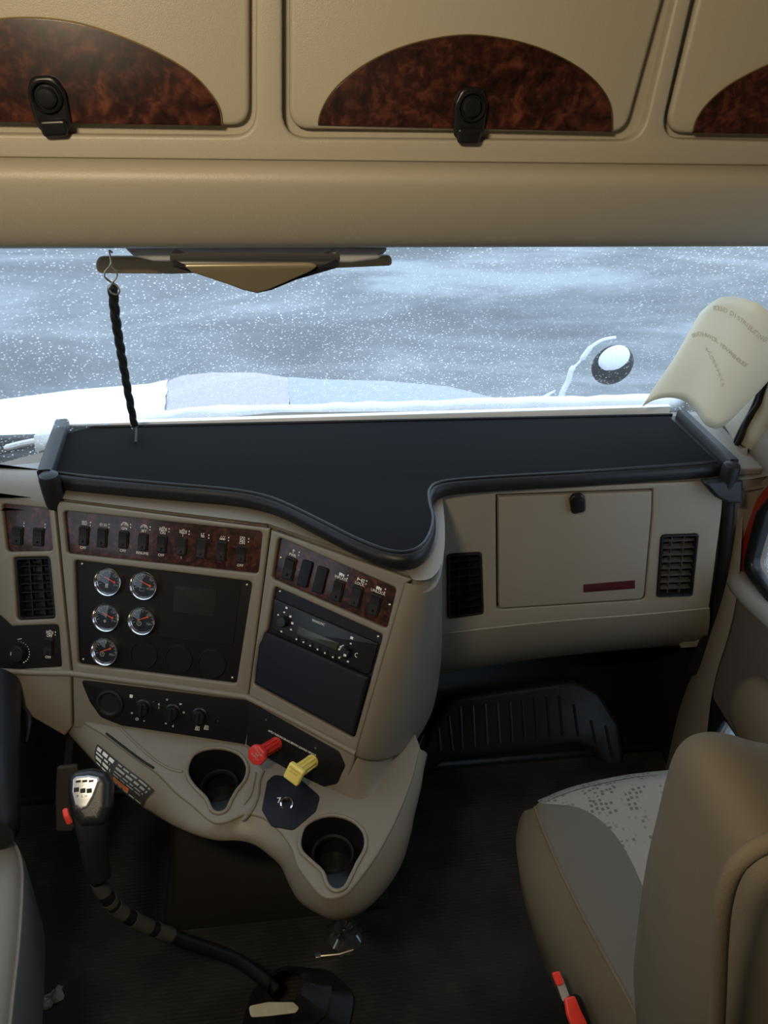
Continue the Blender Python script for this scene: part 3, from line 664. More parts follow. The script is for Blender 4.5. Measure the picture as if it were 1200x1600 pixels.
# tower corner, wrapping from the radio panel to the glove box
rowsT = []
e0, e1 = np.array([634, 910.]), np.array([556, 1178.])
sildata = [(.906, 0.0), (.86, 0.14), (.80, .30), (.74, .5), (.68, .72), (.64, .88), (.615, 1.0)]
def tower_row(t):
    e = e0 + (e1 - e0) * t; A = R.P(*e); pin = max(0, (t - .8) / .2) ** 2
    P0 = A[:2]; P1 = P0 + R.u[:2] / np.linalg.norm(R.u[:2]) * (.058 + .01 * t)
    Bx = .306 + .040 * t; P3 = np.array([Bx, 1.30]); P2 = np.array([Bx - .030 - .02 * pin, 1.05 + .02 * t])
    out = []
    for s in np.linspace(0, 1, 25):
        q = (1 - s) ** 3 * P0 + 3 * s * (1 - s) ** 2 * P1 + 3 * s * s * (1 - s) * P2 + s ** 3 * P3
        g = s * s * (3 - 2 * s)
        out.append(np.array([q[0], q[1], A[2] - t * t * .16 * min(1, g * 1.15)]))
    return out
for t in np.linspace(0, 1, 12): rowsT.append(tower_row(t))
tg = cr([pz(520, 1236, ZL - .004), pz(560, 1254, ZL - .004), pz(612, 1236, ZL - .004), pz(648, 1180, ZL - .02), pz(670, 1125, ZL - .06)], 6)
last = rowsT[-1]; cen = np.array([.05, 1.25])
for k, (dz, inn) in enumerate(((-.006, .001), (-.012, .004), (-.018, .010))):
    rowsT.append([np.array([*(cen + (p[:2] - cen) * (1 - inn / np.linalg.norm(p[:2] - cen))), p[2] + dz]) for p in last])
low = rowsT[-1]
for k in range(1, 5): rowsT.append([np.array([*(p[:2] + (q[:2] - p[:2]) * (k / 4) ** .6), p[2] + (q[2] - p[2]) * (k / 4) ** 1.5]) for p, q in zip(low, tg)])
obj('stack_side', MB().loft(rowsT), DASH, dash, ang=60)

# glove box side
GL = frame_line(np.array([.30, 1.285, .915]), np.array([.95, 1.285, .915]), 7)
gl = lambda l: [GL.p(x, y) for x, y in l]
gdoor = gl([(775, 770), (1020, 757), (1020, 930), (985, 950 - 18), (796, 953), (775, 948)])
gdoor = gl([(775, 773), (1021, 764), (1020, 800), (1008, 938), (776, 953)])
v1 = gl([(699, 866), (752, 863), (755, 958), (700, 966)]); v2 = gl([(1033, 836), (1091, 834), (1081, 930), (1026, 932)])
body = gl([(672, 770), (1131, 751), (1128, 800), (1108, 952), (690, 992), (668, 995)])
m = MB().plate(GL, [body, fillet(gdoor, [0, 0, .006, .012, .012]), fillet(v1, .008), fillet(v2, .008)], -.02, 0, .003, 3)
obj('glove_panel', m, GLOVE, dash)
gd2 = gl([(778, 776), (1018, 767), (1017, 800), (1005, 935), (779, 950)])
gdo = obj('glove_box_door', MB().plate(GL, [fillet(gd2, [0, 0, .006, .012, .012])], -.012, .003, .003, 3), GLOVE, dash)
u, v = GL.p(900, 783); FL = GL.sub(u, v, 0, .2)
obj('door_latch', MB().plate(FL, [fillet([(-.014, -.022), (.014, -.022), (.016, .012), (.008, .022), (-.008, .022), (-.016, .012)], .009)], .002, .014, .004).lathe(FL, 0, .004, [(.010, .013), (.009, .018), (0, .019)], 18), GLOSSB, gdo)
BADGE = mat('dark_red_strip', (.06, .006, .008), .3, coat=.3)
bd = gl([(911, 912), (991, 905), (991, 918), (911, 924)])
obj('badge_strip', MB().plate(GL, [bd], .002, .0045, .0006), BADGE, gdo)
vent(GL, v1, 'air_vent', dash, 8, 3, w=0.0)
vr = vent(GL, v2, 'air_vent', dash, 9, 3, lm=mat('lit_grey_louvre', (.06, .055, .048), .4), w=0.0)  # greyer than the other louvres: light on the slats put into the colour
# lower roll of the glove side, curving under
rl = []
tp = [GL.at(*GL.p(x, y)) for x, y in cr([np.array(q, float) for q in [(668, 995), (690, 990), (850, 972), (1000, 960), (1108, 950)]], 5)]
bt = [py(x, y, 1.335) for x, y in cr([np.array(q, float) for q in [(668, 1052), (686, 1050), (850, 1025), (1000, 1010), (1092, 1004)]], 5)]
for t in np.linspace(0, 1, 8):
    rl.append([a * (1 - t) + b * t + np.array([0, -.022 * math.sin(math.pi * (t * .85 + .05)), 0]) for a, b in zip(tp, bt)])
rl.append([b + np.array([0, .03, -.01]) for b in bt]); rl.append([b + np.array([0, .12, 0]) for b in bt])
obj('glove_lower_roll', MB().loft(rl), GLOVE, dash, ang=60)
obj('crease_moulding', MB().tube([p + np.array([0, -.001, 0]) for p in tp], .0022, 6), GLOVE, dash)
# right end of the dash: bevel, black edge trim
e_in = cr([py(x, y, 1.29) for x, y in [(1130, 752), (1128, 800), (1118, 880), (1106, 955), (1088, 1010)]], 5)
e_out = cr([py(x, y, 1.295) for x, y in [(1141, 752), (1140, 800), (1130, 880), (1116, 958), (1096, 1015)]], 5)
m = MB().loft([[p + np.array([0, .03, 0]) for p in e_in], e_in, [a * .5 + b * .5 + np.array([0, -.006, 0]) for a, b in zip(e_in, e_out)], e_out, [p + np.array([0.01, .15, 0]) for p in e_out]])
obj('dash_end_cap', m, GLOVE, dash)
trim = cr([py(x, y, 1.285) for x, y in [(1139, 745), (1137, 800), (1131, 870), (1119, 945), (1101, 1003), (1080, 1047)]], 5)
obj('edge_trim', MB().tube(trim, .0135, 12, flat=1.05), VINYL, dash)
# side closure so that nothing of the outside shows past the dash
m = MB().box((.935, 1.30, .43), (1.0, 1.60, .90)); obj('dash_end', m, GLOVE, dash, smooth=False)

# ---- lower ledge with the cup holders
LP = Frame((0, 0, ZL), (1, 0, 0), (0, 1, 0))
def lp(l): return [LP.p(x, y) for x, y in l]
outer = [(110, 1112), (130, 1128), (165, 1150), (205, 1180), (245, 1208), (272, 1236), (300, 1258), (325, 1280), (342, 1286), (362, 1281), (385, 1272), (412, 1278), (438, 1300), (455, 1325), (463, 1350), (480, 1375), (500, 1398), (520, 1404), (542, 1396), (565, 1370), (590, 1335), (612, 1295), (632, 1250), (647, 1208), (651, 1190), (657, 1168)]
cup1 = cr([np.array(q, float) for q in [(293, 1198), (303, 1179), (325, 1170), (352, 1170), (376, 1180), (387, 1199), (383, 1219), (370, 1236), (361, 1252), (354, 1266), (341, 1271), (330, 1265), (322, 1248), (306, 1232), (294, 1215)]], 3, True)
cup2 = cr([np.array(q, float) for q in [(468, 1314), (475, 1292), (494, 1279), (521, 1274), (550, 1282), (569, 1301), (571, 1325), (558, 1350), (548, 1371), (538, 1388), (523, 1392), (511, 1382), (504, 1363), (486, 1346), (471, 1331)]], 3, True)
otop = lp([tuple(p) for p in cr([np.array(q, float) for q in outer], 4)])
endpts = [(.235, 1.01), (.16, 1.06), (-.10, 1.10), (-.40, 1.16)]
m = MB().plate(LP, [otop + endpts, lp(cup1), lp(cup2)], -.014, 0, .0045, 3)
obj('console_ledge', m, DASH, dash)
# skirt hanging from the ledge
bot = [(112, 1150, .50), (132, 1172, .50), (160, 1202, .50), (185, 1228, .50), (215, 1252, .50), (245, 1272, .50), (272, 1288, .50), (300, 1300, .505), (325, 1308, .51), (348, 1312, .515), (375, 1311, .515), (400, 1318, .51), (422, 1334, .50), (440, 1352, .49), (452, 1378, .48), (468, 1405, .475), (498, 1425, .47), (528, 1434, .47), (562, 1424, .47), (595, 1395, .47), (625, 1350, .47), (640, 1300, .48), (646, 1262, .48), (650, 1235, .49), (653, 1212, .50), (659, 1186, .50)]
tt = [LP.P(x, y) for x, y in outer]; bb = [pz(x, y, z) for x, y, z in bot]
tt = cr(tt, 4); bb = cr(bb, 4)
sk = []
for t in np.linspace(0, 1, 9):
    row = []
    for a, b in zip(tt, bb):
        d = b - a; bul = math.sin(math.pi * min(1, t * .9)) * .012
        o2 = np.array([a[0] - .05, a[1] - .98, 0]); o2 = o2 / (np.linalg.norm(o2) + 1e-6)
        row.append(a + d * t + np.array([0, 0, -.005]) * (1 - t) + o2 * bul)
    sk.append(row)
sk.append([b + np.array([0, .02, -.012]) for b in bb]); sk.append([b + np.array([0, .06, -.012]) for b in bb])
obj('console_skirt', MB().loft(sk), DASH, dash, ang=70)
def cup(poly, c, r, name):
    top_ = [np.array([*q, ZL - .001]) for q in lp(poly)]
    cx, cy = LP.p(*c); rows = [top_]
    for t in (.03, .25, .5, .75, 1):
        row = []
        for p in top_:
            a = math.atan2(p[1] - cy, p[0] - cx); tgt = np.array([cx + r * math.cos(a), cy + r * math.sin(a)])
            k = min(1, t * .9); q = p[:2] * (1 - k) + tgt * k
            row.append(np.array([q[0], q[1], ZL - .085 * t]))
        rows.append(row)
    m = MB().loft(rows, True); m.cap(rows[-1][::-1]); o = obj(name, m, GLOSSB, dash, ang=50)
    rg = MB()
    F2 = Frame((cx, cy, ZL - .04), (1, 0, 0), (0, 1, 0)); rg.lathe(F2, 0, 0, [(r * 1.17, 0), (r * 1.10, .003), (r * 1.0, 0), (r * .98, -.006)], 36)
    obj('cup_step', rg, BLACK, o); return o
cup(cup1, (340, 1205), .030, 'cup_holder'); cup(cup2, (520, 1312), .032, 'cup_holder')
# raised rims round the cup notches, and the S moulding between
for poly in (cup1, cup2):
    pl = [LP.at(*q, .0005) for q in lp(poly)]; k = len(pl)
    a = int(k * .50); b = int(k * .95)
    obj('cup_rim', MB().tube(pl + [pl[0]], .0035, 8, False), DASH, dash)
obj('s_moulding', MB().tube(cr([LP.P(x, y, .0) for x, y in [(412, 1203), (405, 1220), (402, 1243), (394, 1264), (378, 1283)]], 5), [.001] + [.004] * 19 + [.001], 8).tube(cr([LP.P(x, y, .0) for x, y in [(400, 1206), (396, 1225), (391, 1243), (380, 1258)]], 5), [.001] + [.0025] * 14 + [.001], 8), DASH, dash)
# shallow coin tray outline
obj('tray_moulding', MB().tube(cr([LP.P(x, y, 0) for x, y in [(188, 1138), (230, 1178), (262, 1200), (285, 1206)]], 5), .0028, 8), DASH, dash)
# switch plate
plp = fillet(lp([(428, 1211), (468, 1217), (500, 1245), (494, 1268), (458, 1298), (424, 1291), (409, 1266), (417, 1222)]), .012)
tp_ = obj('socket_plate', MB().plate(LP, [plp], -.002, .002, .001), NAVY, dash)
u, v = LP.p(448, 1256)
F3 = Frame(LP.at(u, v, 0), LP.u, nrm(LP.v * .8 + np.array([0, 0, .45])))
obj('power_socket', MB().lathe(F3, 0, 0, [(.0125, -.004), (.0125, .005), (.011, .0075), (.009, .006), (.008, -.002), (0, -.003)], 28), CHROME, tp_)
mk = MB(); u, v = LP.p(436, 1252); mk.text(LP, '7', u, v, .0022, .016); obj('marking', mk, WHITE, tp_, smooth=False)
# warning stickers on the skirt (lie on the wall of the ledge, facing the driver)
sa, sb, sc = LP.P(160, 1148), LP.P(236, 1203), None
q0 = np.array(sk[2][9]); 
def skp(s, t):
    """a point on the skirt surface: s along (0..1 of index range), t down"""
    i = s * (len(sk[0]) - 1); i0 = int(i); f = i - i0; tr = t * 8; r0 = min(int(tr), 7); g = tr - r0
    a = sk[r0][i0] * (1 - f) + sk[r0][i0 + 1] * f; b = sk[r0 + 1][i0] * (1 - f) + sk[r0 + 1][i0 + 1] * f
    return a * (1 - g) + b * g
s0, s1 = .078, .168
A0, A1, B0 = skp(s0, .32), skp(s1, .32), skp(s0, .9)
LBL = mat('dark_label', (.03, .028, .025), .5); LBO = mat('orange_label', (.7, .17, .03), .5)
def skin(s0, s1, t0, t1, off):
    rows = []
    for t in np.linspace(t0, t1, 6):
        r = []
        for s in np.linspace(s0, s1, 10):
            p = skp(s, t); e = skp(s + .01, t) - p; d = skp(s, min(t + .05, 1)) - p; n_ = nrm(np.cross(d, e))
            if np.dot(n_, CAM - p) < 0: n_ = -n_
            r.append(p + n_ * off)
        rows.append(r)
    return MB().loft(rows)
lb = obj('warning_label', skin(.075, .178, .28, .98, .0015), LBL, dash)
def print_rows(rows, s0, s1):
    mk = MB()
    for t, h, frac in rows:
        s = s0
        while s < s0 + (s1 - s0) * frac:
            l_ = random.uniform(.006, .016); a = skin(s, min(s + l_, s0 + (s1 - s0) * frac), t, t + h, .0022); mk.add(a.v, a.f); s += l_ + .003
    return mk
obj('label_print', print_rows([(.33, .10, 1), (.48, .05, .9), (.60, .10, 1), (.78, .06, .8)], .078, .108), WHITE, lb)
obj('label_print', print_rows([(.32, .04, 1), (.42, .06, 1), (.55, .03, .95), (.64, .03, .9), (.86, .05, 1)], .115, .172), DIM, lb)
obj('label_stripe', skin(.116, .146, .72, .86, .0024), LBO, lb)
obj('slot', MB().tube(cr([LP.P(x, y, .001) for x, y in [(166, 1146), (192, 1166), (220, 1187), (240, 1200)]], 4), .0022, 6), BLACK, dash)

# ================================================================== RADIO
rd = thing('car_radio', 'black in-dash radio with two knobs and a row of six round buttons', 'radio', R.at(*R.p(510, 1000), -.008))
rbz = fillet(rp([(427, 936), (590, 1006), (577, 1053), (570, 1054), (424, 984)]), .003)
face = obj('face_plate', MB().plate(R, [rbz], -.0078, -.002, .0015), GLOSSB, rd)
u, v = R.p(443, 971)
kn = obj('volume_knob', MB().lathe(R, u, v, [(.0105, -.003), (.010, .008), (.0085, .010), (0, .010)], 24), GLOSSB, rd)
u2, v2 = R.p(541, 1019)
kn2 = obj('tuning_knob', MB().lathe(R, u2, v2, [(.0105, -.003), (.010, .008), (.0085, .010), (0, .010)], 24), GLOSSB, rd)
obj('display', MB().plate(R, [fillet(rp([(466, 979), (529, 1005), (524, 1016), (463, 991)]), .001)], -.003, -.0012, .0004), mat('radio_lcd', (.03, .034, .026), .3), rd)
for x, y in ((464, 998), (475, 1002.5), (485.5, 1008), (497, 1014), (508.5, 1019.5), (521, 1026)):
    u_, v_ = R.p(x, y); b_ = obj('preset_button', MB().lathe(R, u_, v_, [(.0042, -.003), (.0038, .0005), (0, .001)], 16), BLACK, rd)
    mk = MB(); mk.rbox(R, u_ - .0004, v_ - .001, .0015, .0013, .0006, .0013, .0004, .0001); obj('marking', mk, WHITE, b_, smooth=False)
mk = MB(); u_, v_ = R.p(497, 973); mk.text(R.sub(u_, v_, 0, 0), 'PANASONIC', 0, 0, -.0015, .0062, sx=.75)
for x, y, s in ((447, 950, .0022), (434, 961, .0016), (443.5, 957, .0016), (453, 963.5, .0022), (456, 974, .0024), (454, 984, .0018), (439, 987, .0018), (549, 997, .0028), (547.5, 1006, .0016), (534, 1013, .0016), (536, 1009, .0014), (532, 1021, .0018), (534, 1026, .0014), (543, 1022, .0024), (543, 1034, .0018)):
    u_, v_ = R.p(x, y); mk.rbox(R, u_, v_, s, s * .8, -.0022, -.0012 if not 532 < x < 547 or y > 1030 else .0106, .0004, .0001)
ring(mk, R, *R.p(557, 1024), -.0014, .0035, 70, 290, .0006)
obj('marking', mk, WHITE, rd, smooth=False)
# pocket door below it
pk = fillet(rp([(418, 987), (578, 1058), (553, 1150), (399, 1067), (406, 1006)]), [.008, .004, .004, .004, .01])
obj('pocket_door', MB().plate(R, [pk], -.0078, .006, .005, 4), NAVY, dash)

# ================================================================== SHELF
shelf = thing('dash_shelf', 'black padded dash-top shelf with raised rails and a wide rounded nose', 'shelf', (.2, 1.3, .915))
ZS = .95
SF = Frame((0, 0, ZS), (1, 0, 0), (0, 1, 0))
def sp(l): return [SF.p(x, y) for x, y in l]
front = cr([np.array(q, float) for q in [(62, 742), (150, 751), (270, 762), (350, 769), (400, 777), (440, 790), (500, 820), (560, 850), (610, 868), (645, 868), (668, 853), (680, 828), (682, 805), (678, 785), (679, 768), (695, 757), (760, 750), (900, 742), (1030, 733), (1150, 724)]], 4)
frp = sp([tuple(q) for q in front])
back_ = sp([(1064, 645), (95, 665)])
slab = frp + back_
obj('shelf_board', MB().plate(SF, [slab], -.034, -.002, .013, 5), VINYL, shelf)
inner = sp([tuple(q) for q in cr([np.array(q, float) for q in [(82, 737), (150, 745), (270, 756), (350, 763), (402, 771), (442, 784), (502, 813), (562, 843), (610, 860), (642, 860), (663, 847), (674, 825), (676, 805), (671, 785), (671, 765), (690, 752), (760, 745), (900, 737), (1030, 728), (1120, 721)]], 4)] + [(1045, 650), (106, 670)])
obj('shelf_lining', MB().plate(SF, [inner], -.004, .0, .001), CARPET, shelf)
obj('front_piping', MB().tube([SF.at(a, b, -.001) for a, b in inner[:-2]], .003, 8), VINYL, shelf)
obj('rear_rail', MB().tube([SF.P(106, 668), SF.P(1050, 648)], .0035, 8), BLACK, shelf)
# rails at both ends, standing up
def rail(a, b, h, w_, name, matl):
    A = SF.P(*a); B = SF.P(*b); d = nrm(B - A); s = np.array([d[1], -d[0], 0]) * w_
    rows = []
    for t in np.linspace(0, 1, 8):
        c = A * (1 - t) + B * t
        rows.append([c + s + np.array([0, 0, -.03]), c + s + np.array([0, 0, h - .004]), c + s * .7 + np.array([0, 0, h]), c - s * .7 + np.array([0, 0, h]), c - s + np.array([0, 0, h - .004]), c - s + np.array([0, 0, -.03])])
    m = MB().loft(rows, True); m.cap(rows[0][::-1]); m.cap(rows[-1]); return obj(name, m, matl, shelf, ang=50)
rail((72, 748), (99, 668), .020, .0135, 'end_rail', VINYL)
rail((1144, 728), (1063, 650), .016, .011, 'end_rail', VINYL)
LIP = mat('daylit_white_strip', (.95, .95, .95), .3, spec=.8)  # near-white colour stands in for daylight glare on the shelf's rear lip
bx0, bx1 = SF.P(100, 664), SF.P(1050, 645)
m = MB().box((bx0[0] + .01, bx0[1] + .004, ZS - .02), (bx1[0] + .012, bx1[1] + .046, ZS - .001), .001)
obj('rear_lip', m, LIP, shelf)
# corner caps
def corner(c_px, w, h, zt_, name='corner_cap'):
    c = SF.P(*c_px); m = MB(); rows = []
    for z, k in ((zt_, .55), (zt_ - .004, .9), (zt_ - .012, 1), (zt_ - h * .5, .97), (zt_ - h, .85)):
        rows.append([np.array([c[0] + w * k * math.cos(a), c[1] + w * k * math.sin(a), z]) for a in np.linspace(0, 2 * math.pi, 21)[:-1]])
    m.loft(rows, True); m.cap(rows[0]); m.cap(rows[-1][::-1]); return obj(name, m, VINYL, shelf)
corner((78, 752), .019, .075, ZS + .018); corner((1142, 733), .018, .06, ZS + .014)
obj('corner_gusset', MB().plate(GL, [fillet(gl([(1088, 745), (1150, 742), (1150, 778), (1126, 777), (1108, 768)]), .005)], .004, .030, .006), VINYL, shelf)

# ================================================================== CORD
cordt = thing('hanging_cord', 'black braided cord hooked under the header and clipped to the shelf', 'cord', pz(212, 690, ZS))
ca, cb = py(176, 450, 1.15), py(210, 668, 1.50)
hk = MB(); F4 = Frame(py(174, 430, 1.13), (1, 0, 0), (0, 0, 1))
pts = [F4.at(a, b, c) for a, b, c in [(.002, .034, 0), (.002, .016, 0), (-.005, .008, .001), (-.009, .0, .002), (-.004, -.008, 0), (.004, -.014, -.001), (.008, -.021, 0), (.004, -.027, 0), (-.004, -.025, 0), (-.006, -.018, .001), (.0, -.010, .002), (.007, -.002, 0), (.007, .006, 0), (.002, .012, 0)]]
obj('wire_hook', hk.tube(cr(pts, 4), .0013, 8), STEEL, cordt)
obj('cord_strand', MB().tube([F4.at(.002, .034, 0), py(176, 395, 1.13)], .0014, 6), STEEL, cordt)
mid = cr([py(176, 448, 1.15), py(181, 500, 1.22), py(190, 555, 1.31), py(200, 612, 1.41), py(210, 664, 1.50)], 14)
for ph in range(3):
    pts = []
    for i, p in enumerate(mid):
        a = i * .42 + ph * 2.094; pts.append(p + np.array([.0036 * math.cos(a), .0026 * math.sin(a), 0]))
    obj('cord_strand', MB().tube(pts, .0043, 7), mat('black_cord', (.012, .012, .011), .8, bump=.6, bscale=900) if ph == 0 else bpy.data.materials['black_cord'], cordt)
obj('clip_ring', MB().tube([py(210 + 5 * math.cos(a), 667 + 5 * math.sin(a), 1.50) for a in np.linspace(0, 2 * math.pi, 13)], .0013, 6), CHROME, cordt)
obj('end_tab', MB().tube(cr([py(212, 668, 1.50), pz(213, 678, ZS + .012), pz(212, 692, ZS + .005)], 5), .0048, 8, flat=.5), mat('brown_tab', (.045, .035, .028), .7), cordt)

# ================================================================== VISOR UNDER THE HEADER
m = MB().plate(Frame((0, 1.10, 0), (1, 0, 0), (0, 0, 1)), [fillet([Frame((0, 1.10, 0), (1, 0, 0), (0, 0, 1)).p(x, y) for x, y in [(190, 385), (610, 388), (592, 406), (550, 412), (240, 410), (208, 402)]], .006)], -.024, .0, .006, 3)
tag(obj('header_console', m, mat('grey_header_plastic', (.50, .49, .47), .5, bump=.2, bscale=600), loc=py(400, 400, 1.12)), 'shallow grey plastic housing under the middle of the header', 'overhead console')
VF = Frame((0, 1.17, 0), (1, 0, 0), (0, 0, 1))
vt = [VF.p(x, y) for x, y in [(150, 402), (612, 400), (613, 415), (500, 420), (270, 428), (150, 427)]]
tag(obj('sun_visor', MB().plate(VF, [fillet(vt, .012)], -.012, .004, .005, 3), mat('brown_visor_vinyl', (.40, .29, .17), .6, bump=.3, bscale=500), loc=VF.P(380, 415)), 'thin brown folded sun visor along the windshield top, behind the mirror', 'sun visor')
vm = thing('visor_mirror', 'dark V-shaped glossy mirror case hanging below the middle of the header', 'mirror', py(405, 430, 1.15))
VF2 = Frame((0, 1.15, 0), (1, 0, 0), (0, -.25, 1))
obj('bracket', MB().box((-.05, 1.135, 1.405), (.05, 1.165, 1.4395), .004), BLACK, vm)
vv = [VF2.p(x, y) for x, y in [(258, 409), (534, 409), (528, 414), (425, 457), (402, 462), (380, 457), (285, 421)]]
obj('case', MB().plate(VF2, [fillet(vv, .006)], -.02, .0, .006, 3), mat('dark_case', (.02, .02, .025), .35), vm)
vg = [VF2.p(x, y) for x, y in [(285, 412), (515, 410), (420, 451), (402, 456), (384, 452), (300, 424)]]
obj('lens', MB().plate(VF2, [fillet(vg, .006)], -.002, .003, .002, 3), mat('brown_header_reflection', (.30, .26, .17), .28, .5), vm)  # base colour brightened to carry the header's beige reflection
# ================================================================== ROLLED PAPER AT THE RIGHT
pap = thing('paper_sheet', 'large curled cream paper sheet with faint print leaning on the windshield corner', 'paper', pz(1080, 660, .93))
# lower arch traced on the dash, upper arch against the pillar
lo = cr([py(x, y, yy) for x, y, yy in [(1003, 636, 1.50), (1022, 625, 1.47), (1045, 621, 1.44), (1070, 628, 1.41), (1088, 645, 1.38), (1104, 664, 1.36), (1128, 667, 1.35), (1160, 640, 1.36)]], 5)
hi = cr([py(x, y, yy) for x, y, yy in [(1095, 488, 1.40), (1108, 474, 1.37), (1126, 464, 1.34), (1146, 465, 1.31), (1170, 470, 1.28), (1190, 477, 1.26), (1210, 492, 1.25), (1260, 520, 1.26)]], 5)
rows = []
for t in np.linspace(0, 1, 13):
    rows.append([a * (1 - t) + b * t + np.array([0, -.006, .006]) * math.sin(math.pi * t) + .0015 * np.array([0, math.sin(9 * t + k * .4), math.sin(7 * t - k * .3)]) for k, (a, b) in enumerate(zip(lo, hi))])
obj('sheet', MB().loft(rows), PAPER, pap, ang=180, solid=.0004)
# print follows the curl: each letter is laid on the sheet
def pat(s, t):
    i = s * (len(lo) - 1); i0 = min(int(i), len(lo) - 2); f = i - i0; tr = t * 12; r0 = min(int(tr), 11); g = tr - r0
    a = rows[r0][i0] * (1 - f) + rows[r0][i0 + 1] * f; b = rows[r0 + 1][i0] * (1 - f) + rows[r0 + 1][i0 + 1] * f
    return a * (1 - g) + b * g
mk = MB()
def curl_text(txt, s0, s1, t0, t1, size):
    for k, ch in enumerate(txt):
        f = k / (len(txt) - 1); s = s0 + (s1 - s0) * f; t = t0 + (t1 - t0) * f
        p = pat(s, t); u_ = nrm(pat(s + .02, t) - p); v_ = nrm(pat(s, t + .03) - p); w_ = np.cross(u_, v_)
        Fk = Frame(p + w_ * (.002 if np.dot(w_, CAM - p) > 0 else -.002), u_, v_)
        if ch != ' ': mk.text(Fk, ch, 0, 0, 0, size)
curl_text('POUND DISTRIBUTING', .28, .86, .90, .80, .013)
curl_text('BRADSHAW DR. MD WAREHOUSE', .18, .80, .66, .56, .012)
curl_text('KTOBRARYS', .40, .68, .52, .34, .012)
obj('print', mk, mat('faint_print', (.60, .55, .45), .8), pap, smooth=False)
# dark tray it stands in
m = MB().plate(Tp, [fillet([(.80, 1.56), (.90, 1.30), (.99, 1.30), (.99, 1.56)], .01)], .914, .93, .004)
obj('dash_corner', m, GREYP, dash)
tw = MB()
tw.tube(cr([px(x, y, .985) for x, y in [(1150, 705), (1152, 690), (1162, 668), (1175, 645), (1186, 620), (1196, 590), (1204, 560)]], 5), .008, 8)
tw.tube(cr([px(x, y, .98) for x, y in [(1148, 700), (1158, 682), (1168, 655), (1184, 632), (1190, 612), (1200, 575)]], 5), .005, 8)
tag(obj('cable_bundle', tw, BLACK, loc=px(1150, 705, .985)), 'black cable bundle running up the right windshield pillar', 'cable')

# ================================================================== RIGHT SIDE
XW = 1.0
WR = Frame((XW, 0, 0), (0, -1, 0), (0, 0, 1))     # faces -X
def wp_(l): return [WR.p(x, y) for x, y in l]
win = wp_([(1203, 815), (1184, 880), (1190, 895), (1214, 918), (1600, 1080)])
win = [WR.p(1184, 884), WR.p(1208, 800)]
a_, b_ = win
winpoly = [a_, (a_[0] + .62, a_[1] - .02), (a_[0] + .62, 1.50), (b_[0] + .25, 1.50), b_]
peep = wp_([(1125, 1112), (1170, 1192), (1180, 1215), (1116, 1215)])
pv = WR.p(1137, 1120); pv2 = WR.p(1115, 1205)
peepoly = [(pv[0] + .0, pv[1]), (pv[0] + .26, pv[1] + .01), (pv[0] + .26, pv[1] - .26), (pv[0] - .03, pv[1] - .26)]
full = [(-1.75, 0), (-YB, 0), (-YB, ZC), (-1.0, ZC), (-1.05, 1.46), (-1.48, .95), (-1.75, .9)]
m = MB().plate(WR, [full, fillet(winpoly, .03), fillet(peepoly, .03)], -.03, 0, .002)
struct(obj('wall_right', m, GREYP))
# red painted door frame and black gasket round the window
def ringp(poly, d):
    c = np.mean([np.array(q) for q in poly], axis=0); return [tuple(np.array(q) + (np.array(q) - c) / np.linalg.norm(np.array(q) - c) * d) for q in poly]
m = MB().plate(WR, [fillet(ringp(winpoly, .033), .03), fillet(ringp(winpoly, -.003), .025)], -.004, .022, .008, 3)
struct(obj('window_2', m, GLOSSB))
m = MB().plate(WR, [fillet(ringp(winpoly, .09), .03), fillet(ringp(winpoly, .02), .025)], -.002, .004, .002)
struct(obj('trim_4', m, REDP))
m = MB().plate(WR, [fillet(winpoly, .03)], -.014, -.010, .0005); struct(obj('window_3', m, WGLASS))
m = MB().plate(WR, [fillet(ringp(peepoly, .05), .03), fillet(ringp(peepoly, -.003), .025)], -.004, .012, .005, 3)
struct(obj('trim_5', m, BLACK))
m = MB().plate(WR, [fillet(peepoly, .03)], -.014, -.010, .0005); struct(obj('window_4', m, GLASS))
m = MB().plate(WR, [[(-1.74, .01), (-1.17, .01), (-1.17, .5), (-1.74, .5)]], .001, .006, .001); struct(obj('trim_9', m, RUBBER))
# A pillar cover: from the dash end up to the header
rows = []
for t in np.linspace(0, 1, 9):
    z = .93 + .54 * t; y = 1.45 - .24 * t
    rows.append([np.array([XR, y + .09, z]), np.array([.995, y + .03, z]), np.array([.985, y - .02, z]), np.array([.995, y - .07, z]), np.array([XR, y - .09, z])])
struct(obj('trim_6', MB().loft(rows), BEIGE, ang=70))
# pillar / kick moulding between dash and door
rows = []
for x0, x1, y, o in [(1144, 1168, 700, 0), (1145, 1163, 770, 0), (1139, 1159, 840, 0), (1130, 1155, 900, 0), (1120, 1148, 950, 0), (1106, 1136, 1000, 0), (1092, 1120, 1050, 0), (1072, 1110, 1100, 0), (1058, 1104, 1150, 0), (1046, 1094, 1205, 0), (1030, 1082, 1260, 0)]:
    rows.append([px(x0, y, .995) + np.array([0, .02, 0]), px(x0, y, .978), px((x0 + x1) / 2, y, .97), px(x1, y, .978), px(x1, y, .998)])
struct(obj('trim_7', MB().loft([[tuple(q) for q in r] for r in zip(*[cr(list(c_), 3) for c_ in zip(*rows)])]), GREYP, ang=70))
